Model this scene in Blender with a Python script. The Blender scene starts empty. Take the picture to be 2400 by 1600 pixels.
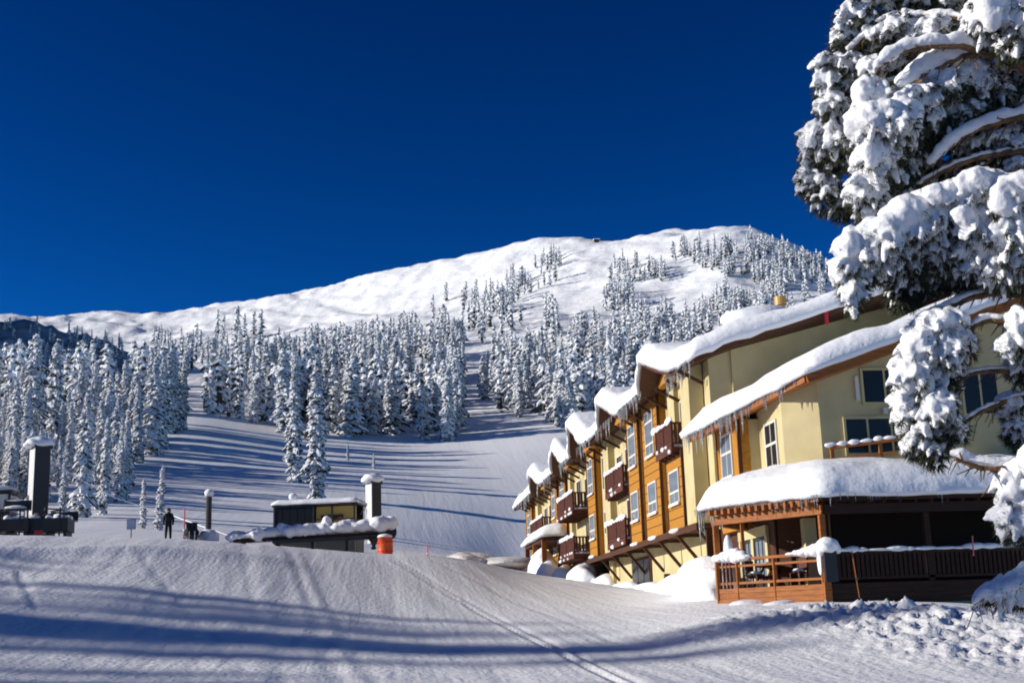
import bpy, math, random
import numpy as np
from mathutils import Vector, Matrix
R = math.radians
random.seed(7)
scene = bpy.context.scene
COL = scene.collection

# ---------------------------------------------------------------- camera, sky, sun, exposure
F = 3000.0                                   # focal length in photo pixels (photo 2400 x 1600)
YAW, PIT, ROLL = R(6.1), R(12.5), R(1.83)
FWD = np.array([math.sin(YAW)*math.cos(PIT), math.cos(YAW)*math.cos(PIT), math.sin(PIT)])
_r0 = np.array([math.cos(YAW), -math.sin(YAW), 0.0]); _u0 = np.cross(_r0, FWD)
RGT = math.cos(ROLL)*_r0 - math.sin(ROLL)*_u0
UPV = math.sin(ROLL)*_r0 + math.cos(ROLL)*_u0
EYE = np.array([0.0, 0.0, 1.7])
cam_d = bpy.data.cameras.new('camera')
cam_d.sensor_width = 36.0; cam_d.lens = F/2400*36.0
cam_d.clip_start = 0.2; cam_d.clip_end = 20000
cam = bpy.data.objects.new('camera', cam_d); COL.objects.link(cam)
M = Matrix(((RGT[0], UPV[0], -FWD[0], EYE[0]), (RGT[1], UPV[1], -FWD[1], EYE[1]), (RGT[2], UPV[2], -FWD[2], EYE[2]), (0, 0, 0, 1)))
cam.matrix_world = M
scene.camera = cam

SUN_EL, SUN_AHEAD = 20.0, 0.5               # sun height; degrees ahead (+) or behind (-) of due left
sdir = Vector((-math.cos(R(SUN_EL))*math.cos(R(SUN_AHEAD)), math.cos(R(SUN_EL))*math.sin(R(SUN_AHEAD)), math.sin(R(SUN_EL))))
sun_d = bpy.data.lights.new('sun', 'SUN'); sun_d.energy = 5.0; sun_d.angle = R(0.7); sun_d.color = (1.0, 0.94, 0.85)
sun = bpy.data.objects.new('sun', sun_d); COL.objects.link(sun)
sun.rotation_euler = sdir.to_track_quat('Z', 'Y').to_euler(); sun.location = (-60, 0, 60)
world = bpy.data.worlds.new('World'); scene.world = world; world.use_nodes = True
nt = world.node_tree; nt.nodes.clear()
sky = nt.nodes.new('ShaderNodeTexSky'); sky.sky_type = 'NISHITA'; sky.sun_disc = False
sky.sun_elevation = R(SUN_EL); sky.sun_rotation = math.atan2(sdir.x, sdir.y)
sky.altitude = 2700; sky.air_density = 0.8; sky.dust_density = 0.0; sky.ozone_density = 4.0
hs = nt.nodes.new('ShaderNodeHueSaturation'); hs.inputs['Saturation'].default_value = 1.35
bg = nt.nodes.new('ShaderNodeBackground'); bg.inputs['Strength'].default_value = 0.075
wo = nt.nodes.new('ShaderNodeOutputWorld')
hs.inputs['Saturation'].default_value = 1.25
vm = nt.nodes.new('ShaderNodeVectorMath'); vm.operation = 'MAXIMUM'; vm.inputs[1].default_value = (.001, .001, .001)
gm = nt.nodes.new('ShaderNodeGamma'); gm.inputs['Gamma'].default_value = 1.8     # deep polarised mountain sky, graded evenly all round
mu = nt.nodes.new('ShaderNodeVectorMath'); mu.operation = 'MULTIPLY'; mu.inputs[1].default_value = (1.2, .98, .63)
bg.inputs['Strength'].default_value = 0.05
nt.links.new(sky.outputs[0], hs.inputs['Color']); nt.links.new(hs.outputs[0], vm.inputs[0]); nt.links.new(vm.outputs[0], gm.inputs['Color'])
nt.links.new(gm.outputs[0], mu.inputs[0]); nt.links.new(mu.outputs[0], bg.inputs['Color']); nt.links.new(bg.outputs[0], wo.inputs['Surface'])
vs = scene.view_settings
vs.view_transform = 'Standard'; vs.look = 'None'; vs.exposure = 0.15; vs.gamma = 1.0; vs.use_curve_mapping = False
scene.render.engine = 'CYCLES'
scene.cycles.max_bounces = 6; scene.cycles.diffuse_bounces = 3; scene.cycles.glossy_bounces = 2
scene.cycles.transmission_bounces = 4; scene.cycles.use_denoising = True; scene.cycles.filter_width = 1.9

# ---------------------------------------------------------------- helpers
def ray(px, py):
    return FWD + RGT*(px-1200)/F - UPV*(py-800)/F
def at(px, py, r):                           # point seen in the direction (px, py) at horizontal range r
    d = ray(px, py); return EYE + d*(r/math.hypot(d[0], d[1]))
def atX(px, py, X): d = ray(px, py); return EYE + d*((X-EYE[0])/d[0])
def atY(px, py, Y): d = ray(px, py); return EYE + d*((Y-EYE[1])/d[1])

_rng = np.random.RandomState(3)
_LAT = _rng.rand(256, 256)
def vnoise(x, y):
    x = np.asarray(x, float); y = np.asarray(y, float)
    xi = np.floor(x).astype(int); yi = np.floor(y).astype(int)
    fx = x-xi; fy = y-yi; fx = fx*fx*(3-2*fx); fy = fy*fy*(3-2*fy)
    a = _LAT[xi & 255, yi & 255]; b = _LAT[(xi+1) & 255, yi & 255]
    c = _LAT[xi & 255, (yi+1) & 255]; d = _LAT[(xi+1) & 255, (yi+1) & 255]
    return (a*(1-fx)+b*fx)*(1-fy) + (c*(1-fx)+d*fx)*fy - 0.5
def fbm(x, y, n=4):
    s = 0; a = 1.0
    for k in range(n):
        s = s + a*vnoise(x*2**k+17.3*k, y*2**k+9.1*k); a *= 0.5
    return s

def mesh_np(name, verts, faces, mats, fm=None, smooth=False):
    me = bpy.data.meshes.new(name)
    me.from_pydata([tuple(map(float, v)) for v in verts], [], [tuple(map(int, f)) for f in faces])
    for m in mats: me.materials.append(m)
    if fm is not None: me.polygons.foreach_set('material_index', np.asarray(fm, np.int32))
    if smooth: me.polygons.foreach_set('use_smooth', np.ones(len(me.polygons), bool))
    me.update(); return me
def link(name, me, parent=None):
    o = bpy.data.objects.new(name, me); COL.objects.link(o)
    if parent is not None: o.parent = parent
    return o
def tag(o, label, cat, group=None, kind=None):
    if label: o['label'] = label
    if cat: o['category'] = cat
    if group: o['group'] = group
    if kind: o['kind'] = kind
    return o
def empty(name, loc, label, cat, group=None, rz=0):
    o = bpy.data.objects.new(name, None); COL.objects.link(o); o.location = loc; o.rotation_euler = (0, 0, rz); o.empty_display_size = 0.3
    return tag(o, label, cat, group)
def copy_tree(o, parent=None):
    c = o.copy(); COL.objects.link(c)
    if parent is not None: c.parent = parent
    for ch in list(o.children): copy_tree(ch, c)
    return c

def ico(sub):
    t = (1+5**.5)/2
    v = [(-1,t,0),(1,t,0),(-1,-t,0),(1,-t,0),(0,-1,t),(0,1,t),(0,-1,-t),(0,1,-t),(t,0,-1),(t,0,1),(-t,0,-1),(-t,0,1)]
    f = [(0,11,5),(0,5,1),(0,1,7),(0,7,10),(0,10,11),(1,5,9),(5,11,4),(11,10,2),(10,7,6),(7,1,8),(3,9,4),(3,4,2),(3,2,6),(3,6,8),(3,8,9),(4,9,5),(2,4,11),(6,2,10),(8,6,7),(9,8,1)]
    v = [np.array(p)/np.linalg.norm(p) for p in v]
    for _ in range(sub):
        nf = []; cache = {}
        def mid(a, b):
            k = (min(a, b), max(a, b))
            if k not in cache:
                p = v[a]+v[b]; v.append(p/np.linalg.norm(p)); cache[k] = len(v)-1
            return cache[k]
        for a, b, c in f:
            ab, bc, ca = mid(a, b), mid(b, c), mid(c, a)
            nf += [(a, ab, ca), (b, bc, ab), (c, ca, bc), (ab, bc, ca)]
        f = nf
    return np.array(v), np.array(f)
ICO = [ico(0), ico(1), ico(2), ico(3)]

class MB:
    def __init__(s): s.v = []; s.f = []; s.m = []; s.n = 0
    def add(s, V, Fc, m=0):
        s.v.append(np.asarray(V, float)); 
        for q in Fc: s.f.append(tuple(int(i)+s.n for i in q)); s.m.append(m)
        s.n += len(V)
    def box(s, x0, x1, y0, y1, z0, z1, m=0):
        V = [(x0,y0,z0),(x1,y0,z0),(x1,y1,z0),(x0,y1,z0),(x0,y0,z1),(x1,y0,z1),(x1,y1,z1),(x0,y1,z1)]
        s.add(V, [(0,3,2,1),(4,5,6,7),(0,1,5,4),(1,2,6,5),(2,3,7,6),(3,0,4,7)], m); return s
    def bar(s, p, q, w, h, m=0, up=(0, 0, 1)):
        p = np.array(p, float); q = np.array(q, float); d = q-p; d /= np.linalg.norm(d)
        u = np.array(up, float); a = np.cross(d, u)
        if np.linalg.norm(a) < 1e-4: a = np.cross(d, (1, 0, 0))
        a /= np.linalg.norm(a); b = np.cross(a, d)
        a = a*w/2; b = b*h/2
        V = [p-a-b, p+a-b, p+a+b, p-a+b, q-a-b, q+a-b, q+a+b, q-a+b]
        s.add(V, [(0,1,2,3),(7,6,5,4),(0,4,5,1),(1,5,6,2),(2,6,7,3),(3,7,4,0)], m); return s
    def tube(s, pts, rs, n=8, m=0, cap=True):
        pts = [np.array(p, float) for p in pts]; V = []; Fc = []
        if not hasattr(rs, '__len__'): rs = [rs]*len(pts)
        for i, p in enumerate(pts):
            d = pts[min(i+1, len(pts)-1)]-pts[max(i-1, 0)]; d /= np.linalg.norm(d)+1e-9
            a = np.cross(d, (0, 0, 1) if abs(d[2]) < .9 else (1, 0, 0)); a /= np.linalg.norm(a); b = np.cross(d, a)
            for k in range(n):
                t = 2*math.pi*k/n; V.append(p+rs[i]*(a*math.cos(t)+b*math.sin(t)))
        for i in range(len(pts)-1):
            for k in range(n):
                k2 = (k+1) % n; Fc.append((i*n+k, i*n+k2, (i+1)*n+k2, (i+1)*n+k))
        if cap: Fc.append(tuple(range(n))); Fc.append(tuple((len(pts)-1)*n+k for k in reversed(range(n))))
        s.add(V, Fc, m); return s
    def blob(s, c, sc, sub=1, amp=0.0, m=0, rot=None, seed=0, fq=1.5):
        V, Fc = ICO[sub]; V = V.copy()
        if amp:
            V = V*(1+amp*2*fbm(V[:, 0:1]*fq+seed*3.7+V[:, 2:3]*1.3, V[:, 1:2]*fq-seed*1.9+V[:, 2:3]*.7, 2))
        V = V*np.array(sc, float)
        if rot is not None: V = V @ np.array(rot).T
        s.add(V+np.array(c, float), Fc, m); return s
    def poly(s, pts, z0, z1, m=0):            # vertical prism over a plan outline (counter-clockwise)
        n = len(pts)
        V = [(p[0], p[1], z0) for p in pts]+[(p[0], p[1], z1) for p in pts]
        s.add(V, [tuple(reversed(range(n))), tuple(range(n, 2*n))]+[(k, (k+1) % n, n+(k+1) % n, n+k) for k in range(n)], m); return s
    def mesh(s, name, mats, smooth=False):
        if not isinstance(mats, (list, tuple)): mats = [mats]
        return mesh_np(name, np.concatenate(s.v) if s.v else [], s.f, mats, s.m, smooth)
    def build(s, name, mats, parent=None, smooth=False):
        return link(name, s.mesh(name, mats, smooth), parent)

# ---------------------------------------------------------------- materials
def mat(name, color, rough=0.7, noise=0.0, scale=4.0, bump=0.0, bscale=20.0, stretch=(1, 1, 1), metal=0.0, spec=0.3, color2=None, emit=None):
    m = bpy.data.materials.new(name); m.use_nodes = True
    n = m.node_tree.nodes; l = m.node_tree.links; b = n['Principled BSDF']
    b.inputs['Base Color'].default_value = (*color, 1); b.inputs['Roughness'].default_value = rough
    b.inputs['Metallic'].default_value = metal; b.inputs['Specular IOR Level'].default_value = spec
    tc = n.new('ShaderNodeTexCoord'); mp = n.new('ShaderNodeMapping'); mp.inputs['Scale'].default_value = stretch
    l.new(tc.outputs['Object'], mp.inputs['Vector'])
    if noise or color2:
        t = n.new('ShaderNodeTexNoise'); t.inputs['Scale'].default_value = scale; t.inputs['Detail'].default_value = 6
        l.new(mp.outputs[0], t.inputs['Vector'])
        r = n.new('ShaderNodeValToRGB'); r.color_ramp.elements[0].position = .3; r.color_ramp.elements[1].position = .7
        c2 = color2 or tuple(min(1, c*(1+noise)) for c in color)
        c1 = color if color2 else tuple(c*(1-noise) for c in color)
        r.color_ramp.elements[0].color = (*c1, 1); r.color_ramp.elements[1].color = (*c2, 1)
        l.new(t.outputs['Fac'], r.inputs[0]); l.new(r.outputs[0], b.inputs['Base Color'])
    if bump:
        t2 = n.new('ShaderNodeTexNoise'); t2.inputs['Scale'].default_value = bscale; t2.inputs['Detail'].default_value = 5
        l.new(mp.outputs[0], t2.inputs['Vector'])
        bp = n.new('ShaderNodeBump'); bp.inputs['Strength'].default_value = 1.0; bp.inputs['Distance'].default_value = bump
        l.new(t2.outputs['Fac'], bp.inputs['Height']); l.new(bp.outputs[0], b.inputs['Normal'])
    if emit:
        b.inputs['Emission Color'].default_value = (*emit[0], 1); b.inputs['Emission Strength'].default_value = emit[1]
    return m
SNOW = mat('snow', (.84, .86, .89), .75, bump=.05, bscale=3.0, spec=.2)
SNOWT = mat('tree_snow', (.80, .81, .83), .8, noise=.06, scale=2.0, spec=.1)
SNOWP = mat('pine_snow', (.86, .87, .89), .7, bump=.02, bscale=14.0, spec=.2)
NEEDLE = mat('fir_needles', (.050, .056, .052), .8, noise=.4, scale=1.2, spec=.1)
NEEDLEP = mat('pine_needles', (.060, .066, .036), .65, noise=.45, scale=9.0, spec=.2)
BARKF = mat('fir_bark', (.07, .055, .045), .9, noise=.3, scale=3.0)
BARK = mat('pine_bark', (.20, .115, .055), .85, noise=.5, scale=9.0, bump=.02, bscale=30, stretch=(1, 1, .4))
CREAM = mat('cream_stucco', (.54, .455, .245), .85, noise=.11, scale=.9, bump=.006, bscale=40)
WOOD = mat('cedar_siding', (.42, .185, .02), .7, noise=.28, scale=5.0, bump=.012, bscale=9.0, stretch=(1, 1, 5))
TRIM = mat('brown_trim', (.075, .028, .012), .7, noise=.25, scale=6.0, stretch=(.4, .4, 3))
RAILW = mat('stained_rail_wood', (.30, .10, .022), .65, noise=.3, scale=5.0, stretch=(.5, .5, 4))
BALC = mat('balcony_wood', (.10, .032, .020), .7, noise=.3, scale=6.0)
FRAME = mat('window_frame', (.68, .66, .58), .5)
GLASS = mat('window_glass', (.16, .20, .24), .06, spec=.9)
GLASSD = mat('dark_glass', (.012, .015, .018), .25, spec=.3)
DARKSHADE = mat('dark_and_shaded_wood', (.030, .013, .008), .75, noise=.3, scale=6.0, stretch=(.4, .4, 3))  # porch front's shade painted into the rail wood; ramp deck is plain dark
DIRTY = mat('dirty_snow', (.50, .46, .42), .9, color2=(.74, .73, .72), scale=1.2, bump=.05, bscale=4)
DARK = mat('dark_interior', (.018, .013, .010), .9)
ICE = mat('icicle_ice', (.72, .76, .80), .12, spec=.5); ICE.node_tree.nodes['Principled BSDF'].inputs['Transmission Weight'].default_value = .75; ICE.node_tree.nodes['Principled BSDF'].inputs['IOR'].default_value = 1.31
STEEL = mat('dark_steel', (.025, .026, .028), .5, spec=.4)
GALV = mat('light_steel', (.62, .62, .60), .45, noise=.06)
ORANGE = mat('orange_vinyl', (.62, .085, .02), .5, noise=.2, scale=3)
RED = mat('red_paint', (.55, .04, .05), .5)
PINK = mat('pink_bamboo', (.65, .16, .18), .6)
BRASS = mat('yellow_metal', (.50, .30, .09), .4)
CLOTH = mat('dark_cloth', (.012, .012, .016), .85)
SKIN = mat('skin', (.45, .28, .2), .6)
GREENP = mat('green_paint', (.02, .06, .03), .5)
ROCK = mat('rock', (.22, .17, .12), .9, noise=.3, scale=.2)

def snow_ground_mat():
    m = bpy.data.materials.new('groomed_snow'); m.use_nodes = True
    n = m.node_tree.nodes; l = m.node_tree.links; b = n['Principled BSDF']
    b.inputs['Base Color'].default_value = (.82, .83, .85, 1); b.inputs['Roughness'].default_value = .7; b.inputs['Specular IOR Level'].default_value = .2
    tc = n.new('ShaderNodeTexCoord')
    def nz(sc, stretch, det=4, rot=R(4)):
        mp = n.new('ShaderNodeMapping'); mp.inputs['Scale'].default_value = stretch; mp.inputs['Rotation'].default_value = (0, 0, rot)
        t = n.new('ShaderNodeTexNoise'); t.inputs['Scale'].default_value = sc; t.inputs['Detail'].default_value = det
        l.new(tc.outputs['Object'], mp.inputs['Vector']); l.new(mp.outputs[0], t.inputs['Vector']); return t.outputs['Fac']
    def mth(op, a, bb):
        q = n.new('ShaderNodeMath'); q.operation = op
        for i, x in enumerate((a, bb)):
            if isinstance(x, (int, float)): q.inputs[i].default_value = x
            else: l.new(x, q.inputs[i])
        return q.outputs[0]
    h = mth('MULTIPLY', nz(4.0, (1, .03, .03)), .02)
    h = mth('ADD', h, mth('MULTIPLY', nz(1.1, (1, .05, .05), 3, R(-3)), .045))
    h = mth('ADD', h, mth('MULTIPLY', nz(6.0, (1, 1, 1), 6), .045))
    bp = n.new('ShaderNodeBump'); bp.inputs['Strength'].default_value = 1.0; bp.inputs['Distance'].default_value = 1.0
    l.new(h, bp.inputs['Height']); l.new(bp.outputs[0], b.inputs['Normal'])
    return m
GSNOW = snow_ground_mat()
MSNOW = mat('mountain_snow', (.90, .905, .915), .8, bump=3.0, bscale=.05, spec=.1)

# ---------------------------------------------------------------- terrain
def curve(pts):
    o = []
    for px, py, r in pts:
        p = at(px, py, r); o.append((math.atan2(p[0], p[1]), r, p[2]))
    return np.array(sorted(o))
LV = [
 [(p, 1600, 25) for p in (-600, 0, 1200, 2400, 3000)],
 [(-600,1310,44),(0,1368,43),(300,1374,43),(600,1392,44),(900,1424,45),(1200,1440,46),(1450,1448,44),(1700,1440,38),(1950,1440,36),(2200,1452,34.5),(2400,1475,34),(3000,1475,34)],
 [(-600,1225,60),(0,1254,60),(300,1258,62),(480,1264,63),(600,1275,65),(900,1297,71),(1000,1303,72),(1100,1315,72),(1215,1352,72),(1450,1379,70),(1600,1392,55),(1700,1407,46),(1950,1413,41),(2100,1410,40),(2250,1412,40),(2400,1425,40),(3000,1425,40)],
 [(-600,1228,75),(0,1262,75),(300,1264,75),(480,1268,75),(600,1278,76),(900,1299,80),(1000,1300,84),(1100,1306,90),(1215,1338,100),(1450,1372,78),(1600,1385,75),(1700,1400,75),(1950,1412,75),(2400,1420,75),(3000,1420,75)],
 [(-600,1225,130),(0,1222,130),(250,1224,130),(400,1228,130),(700,1246,130),(900,1272,130),(1000,1286,130),(1100,1301,130),(1215,1328,135),(1500,1345,130),(2000,1360,130),(2400,1360,130),(3000,1360,130)],
 [(-600,1130,200),(0,1105,200),(300,1100,200),(600,1124,200),(900,1146,200),(1215,1160,205),(1500,1180,200),(2400,1230,200),(3000,1260,200)],
 [(-600,990,280),(0,1000,280),(450,985,280),(700,1022,280),(950,1040,280),(1100,1030,282),(1300,1010,285),(1500,1010,285),(2000,1050,285),(2400,1080,280),(3000,1080,280)],
 [(-600,900,400),(0,905,400),(450,895,400),(900,905,400),(1300,890,400),(1700,885,400),(2400,930,400),(3000,960,400)],
 [(-600,840,560),(0,862,560),(300,862,560),(600,836,550),(900,812,530),(1300,790,490),(1700,775,470),(2100,800,470),(2400,830,480),(3000,900,500)],
 [(-600,800,860),(0,812,860),(240,806,860),(600,772,840),(900,726,780),(1300,682,660),(1700,660,600),(2000,700,590),(2400,770,600),(3000,870,620)],
 [(-600,804,1180),(0,766,1180),(105,767,1180),(240,750,1180),(310,758,1180),(370,760,1170),(440,752,1160),(520,740,1150),(610,728,1130),(720,704,1100),(820,677,1070),(920,652,1030),(1040,630,1000),(1150,613,960),(1250,590,930),(1350,584,900),(1420,588,880),(1520,576,860),(1600,566,850),(1700,561,830),(1765,564,820),(1830,588,800),(1900,618,780),(1960,640,770),(2050,676,760),(2400,774,750),(3000,864,750)],
]
NA = 540
AZ = np.linspace(R(-40), R(40), NA)
RK = [np.full(NA, 1.0), np.full(NA, 6.0)]; ZK = [np.full(NA, -.05), np.full(NA, 0.1)]
def smooth1(a, k):
    g = np.exp(-0.5*(np.arange(-3*k, 3*k+1)/k)**2); g /= g.sum()
    return np.convolve(np.pad(a, 3*k, mode='edge'), g, mode='valid')
for i, c in enumerate(LV):
    cc = curve(c)
    k = 2 if i == len(LV)-1 else 7
    RK.append(smooth1(np.interp(AZ, cc[:, 0], cc[:, 1]), k)); ZK.append(smooth1(np.interp(AZ, cc[:, 0], cc[:, 2]), k))
RK.append(RK[-1]+200); ZK.append(ZK[-1]-50)
RK.append(np.full(NA, 2600.0)); ZK.append(np.full(NA, -40.0))
RK.append(np.full(NA, 9000.0)); ZK.append(np.full(NA, -60.0))
RK = np.array(RK); ZK = np.array(ZK)
RR = np.concatenate([np.linspace(2, 20, 24), np.linspace(20.3, 48, 150), np.linspace(48.3, 90, 110)[0:], np.linspace(91, 300, 150), np.geomspace(303, 1240, 170), np.geomspace(1270, 9000, 20)])
NR = len(RR)
def pchip(x, y, xq):
    h = np.diff(x); dl = np.diff(y)/h; d = np.zeros_like(y)
    s = dl[:-1]*dl[1:] > 0
    w1 = 2*h[1:]+h[:-1]; w2 = h[1:]+2*h[:-1]
    with np.errstate(divide='ignore', invalid='ignore'):
        d[1:-1] = np.where(s, (w1+w2)/(w1/dl[:-1]+w2/dl[1:]), 0)
    d[0] = dl[0]; d[-1] = dl[-1]
    k = np.clip(np.searchsorted(x, xq)-1, 0, len(h)-1); t = (xq-x[k])/h[k]
    return y[k]*(1+2*t)*(1-t)**2 + h[k]*d[k]*t*(1-t)**2 + y[k+1]*t*t*(3-2*t) + h[k]*d[k+1]*t*t*(t-1)
ZT = np.zeros((NR, NA))
for j in range(NA): ZT[:, j] = pchip(RK[:, j], ZK[:, j], RR)
XX = RR[:, None]*np.sin(AZ)[None]; YY = RR[:, None]*np.cos(AZ)[None]
# relief: long groomed ridges down the fall line, trampled snow at the right, wind drifts and knolls on the mountain
def sstep(a, b, x): t = np.clip((x-a)/(b-a), 0, 1); return t*t*(3-2*t)
near = (1-sstep(75, 110, RR))[:, None]*sstep(8, 20, RR)[:, None]
xr = XX+.10*YY
ZT += near*(.06*fbm(xr*.45, YY*.03, 2) + .036*fbm(xr*1.6+40, YY*.05, 2)*(.3+1.4*np.clip(fbm(xr*.15+9, YY*.03, 2)+.4, 0, 1)))
ZT += (sstep(70, 130, RR)*(1-sstep(260, 330, RR)))[:, None]*(.7*fbm(XX*.02+3, YY*.03, 2)+.08*fbm(XX*.2, YY*.02+7, 2))
# a low terrace bank across the left foreground
bk = np.exp(-((RR[:, None]-(51.0+4.5*np.sin((XX+14)*.16)))/1.6)**2)*sstep(-2, -7, XX)
ZT += .22*bk
def chunk(px, py, wx, wy, amp, f):
    p0 = hit0(px, py); g = np.exp(-(((XX-p0[0])/wx)**2+((YY-p0[1])/wy)**2)**2)
    return g*amp*(np.abs(fbm(XX*f, YY*f*.8, 4))*2+.15)
def hit0(px, py, rmin=15, rmax=1250):
    d = ray(px, py); hh = math.hypot(d[0], d[1]); s = d[2]/hh; az = math.atan2(d[0], d[1])
    j = (az-AZ[0])/(AZ[1]-AZ[0]); j0 = int(np.clip(math.floor(j), 0, NA-2)); t = j-j0
    zc = ZT[:, j0]*(1-t)+ZT[:, j0+1]*t
    ok = np.where((RR > rmin) & (zc >= 1.7+RR*s))[0]
    i = ok[0] if len(ok) else NR-1
    if RR[i] > rmax: return None
    i0 = max(i-1, 0); a = 1.7+RR[i0]*s-zc[i0]; b2 = 1.7+RR[i]*s-zc[i]; q = a/(a-b2) if a != b2 else 0
    r = RR[i0]+(RR[i]-RR[i0])*min(max(q, 0), 1)
    return np.array([r*math.sin(az), r*math.cos(az), 1.7+r*s])
ZT0 = ZT.copy()
add = chunk(2330, 1500, 3.2, 4.6, .18, 3.0)+chunk(2150, 1450, 3.4, 2.2, .19, 3.4)+chunk(2010, 1432, 1.7, 1.5, .19, 3.4)+chunk(1850, 1440, 2.0, 2.0, .12, 3.4)+chunk(1700, 1470, 2.2, 3.0, .06, 3.0)
ZT = ZT+add
def groove(pl, depth, wdt, gap=0.0):
    W = [hit0(*q) for q in pl]; i1 = int(np.searchsorted(RR, 80)); x, y = XX[:i1], YY[:i1]; best = np.full(x.shape, 1e9); side = np.zeros(x.shape)
    for a, b in zip(W[:-1], W[1:]):
        dx, dy = b[0]-a[0], b[1]-a[1]; L2 = dx*dx+dy*dy; t = np.clip(((x-a[0])*dx+(y-a[1])*dy)/L2, 0, 1)
        dd = np.hypot(x-a[0]-t*dx, y-a[1]-t*dy); sg = ((x-a[0])*dy-(y-a[1])*dx)/math.sqrt(L2)
        k = dd < best; best = np.where(k, dd, best); side = np.where(k, sg, side)
    for g in ((-gap, gap) if gap else (0,)): ZT[:i1] -= depth*np.exp(-((side-g)/wdt)**2)*(best < 1.2+gap)-depth*.5*np.exp(-((side-g-wdt*1.8)/wdt)**2)*(best < 1.2+gap)
groove([(935, 1318), (1010, 1362), (1100, 1415), (1200, 1468), (1330, 1528), (1480, 1600)], .045, .10, .17)
groove([(1035, 1322), (1140, 1372), (1290, 1440), (1420, 1495)], .02, .15)
groove([(700, 1300), (745, 1400), (790, 1500), (850, 1600)], .022, .22, .3)
groove([(555, 1290), (575, 1400), (600, 1470)], .02, .25, .25)
groove([(48, 1350), (80, 1412)], .035, .13)
groove([(330, 1290), (420, 1400), (560, 1560)], .015, .2)
groove([(690, 1480), (720, 1600)], .016, .2, .4)
# drifts and knolls higher up
far = sstep(310, 420, RR)[:, None]
ZT += far*(3.5*fbm(XX*.008, YY*.008+5, 4)+3.0*np.abs(fbm(XX*.04+5, YY*.025, 4))-1.2)*sstep(0, .25, (1200-RR)/1200)[:, None]
ZT += sstep(0, 1, (RR[:, None]-560)/200)*2.0*np.abs(fbm(XX*.06, YY*.05+3, 3))
# broken, wind-cut ground on the left ridge and knolls on the right shoulder
ZT += sstep(620, 760, RR)[:, None]*sstep(60, -60, XX-.02*YY)*(5.0*fbm(XX*.035+2+.01*YY, YY*.012, 6)+1.6*fbm(XX*.13+.06*YY, YY*.05, 3))*sstep(0, .12, (1260-RR)/1260)[:, None]
ZT += (sstep(430, 520, RR)*(1-sstep(820, 900, RR)))[:, None]*sstep(60, 110, XX)*6*fbm(XX*.02+8, YY*.02, 3)
def ground_z(x, y):
    r = math.hypot(x, y); az = math.atan2(x, y)
    j = np.clip((az-AZ[0])/(AZ[1]-AZ[0]), 0, NA-1.001); j0 = int(j); t = j-j0
    i = int(np.clip(np.searchsorted(RR, r)-1, 0, NR-2)); q = min(max((r-RR[i])/(RR[i+1]-RR[i]), 0), 1)
    return float((ZT[i, j0]*(1-t)+ZT[i, j0+1]*t)*(1-q)+(ZT[i+1, j0]*(1-t)+ZT[i+1, j0+1]*t)*q)
hit = hit0
def terrain(name, i0, i1, m):
    V = np.stack([XX[i0:i1], YY[i0:i1], ZT[i0:i1]], -1).reshape(-1, 3); n = i1-i0
    a = (np.arange(n-1)[:, None]*NA+np.arange(NA-1)[None]).ravel()
    Fc = np.stack([a, a+1, a+NA+1, a+NA], -1)
    me = bpy.data.meshes.new(name); me.vertices.add(len(V)); me.vertices.foreach_set('co', V.ravel())
    me.loops.add(Fc.size); me.loops.foreach_set('vertex_index', Fc.ravel().astype(np.int32))
    me.polygons.add(len(Fc)); me.polygons.foreach_set('loop_start', np.arange(len(Fc), dtype=np.int32)*4)
    me.polygons.foreach_set('use_smooth', np.ones(len(Fc), bool))
    me.materials.append(m); me.update(calc_edges=True); me.validate()
    o = link(name, me); o['kind'] = 'structure'; return o
isp = int(np.searchsorted(RR, 300))
terrain('ground', 0, isp+1, GSNOW)
terrain('mountain', isp, NR, MSNOW)
# the rest of the ground, beside and behind the camera
def field_z(x, y):                            # open snow beside and behind the camera: rises to the left
    return -.1+max(0, -x-12)*.22*min(1, max(0, (-x-12)/60)) - max(0, -y)*.02
V = []; Fc = []
angs = np.linspace(R(40), R(360-40), 80); rows = list(range(0, NR, 9))+[NR-1]
for i in rows:
    r = RR[i]
    for a in angs:
        x, y = r*math.sin(a), r*math.cos(a); t1 = max(0, 1-(a-angs[0])/R(13)); t2 = max(0, 1-(angs[-1]-a)/R(13))
        z = field_z(x, y) if r < 300 else (field_z(x*300/r, y*300/r))*max(0, 1-(r-300)/3000)
        t1 = t1*t1*(3-2*t1); t2 = t2*t2*(3-2*t2)
        V.append((x, y, z*(1-t1-t2)+ZT[i, -1]*t1+ZT[i, 0]*t2))
n = len(angs)
for q in range(len(rows)-1):
    for k in range(n-1): Fc.append((q*n+k, q*n+k+1, (q+1)*n+k+1, (q+1)*n+k))
o = link('snowfield', mesh_np('snowfield', V, Fc, [SNOW], smooth=True)); o['kind'] = 'structure'
def side_z(x, y):
    az = math.atan2(x, y)
    if -R(40) < az < R(40): return ground_z(x, y)
    r = math.hypot(x, y); i = int(np.clip(np.searchsorted(RR, r), 0, NR-1)); a = az % (2*math.pi)
    t2 = max(0, 1-(angs[-1]-a)/R(13)); t2 = t2*t2*(3-2*t2)
    return field_z(x, y)*(1-t2)+ZT[i, 0]*t2

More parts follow.
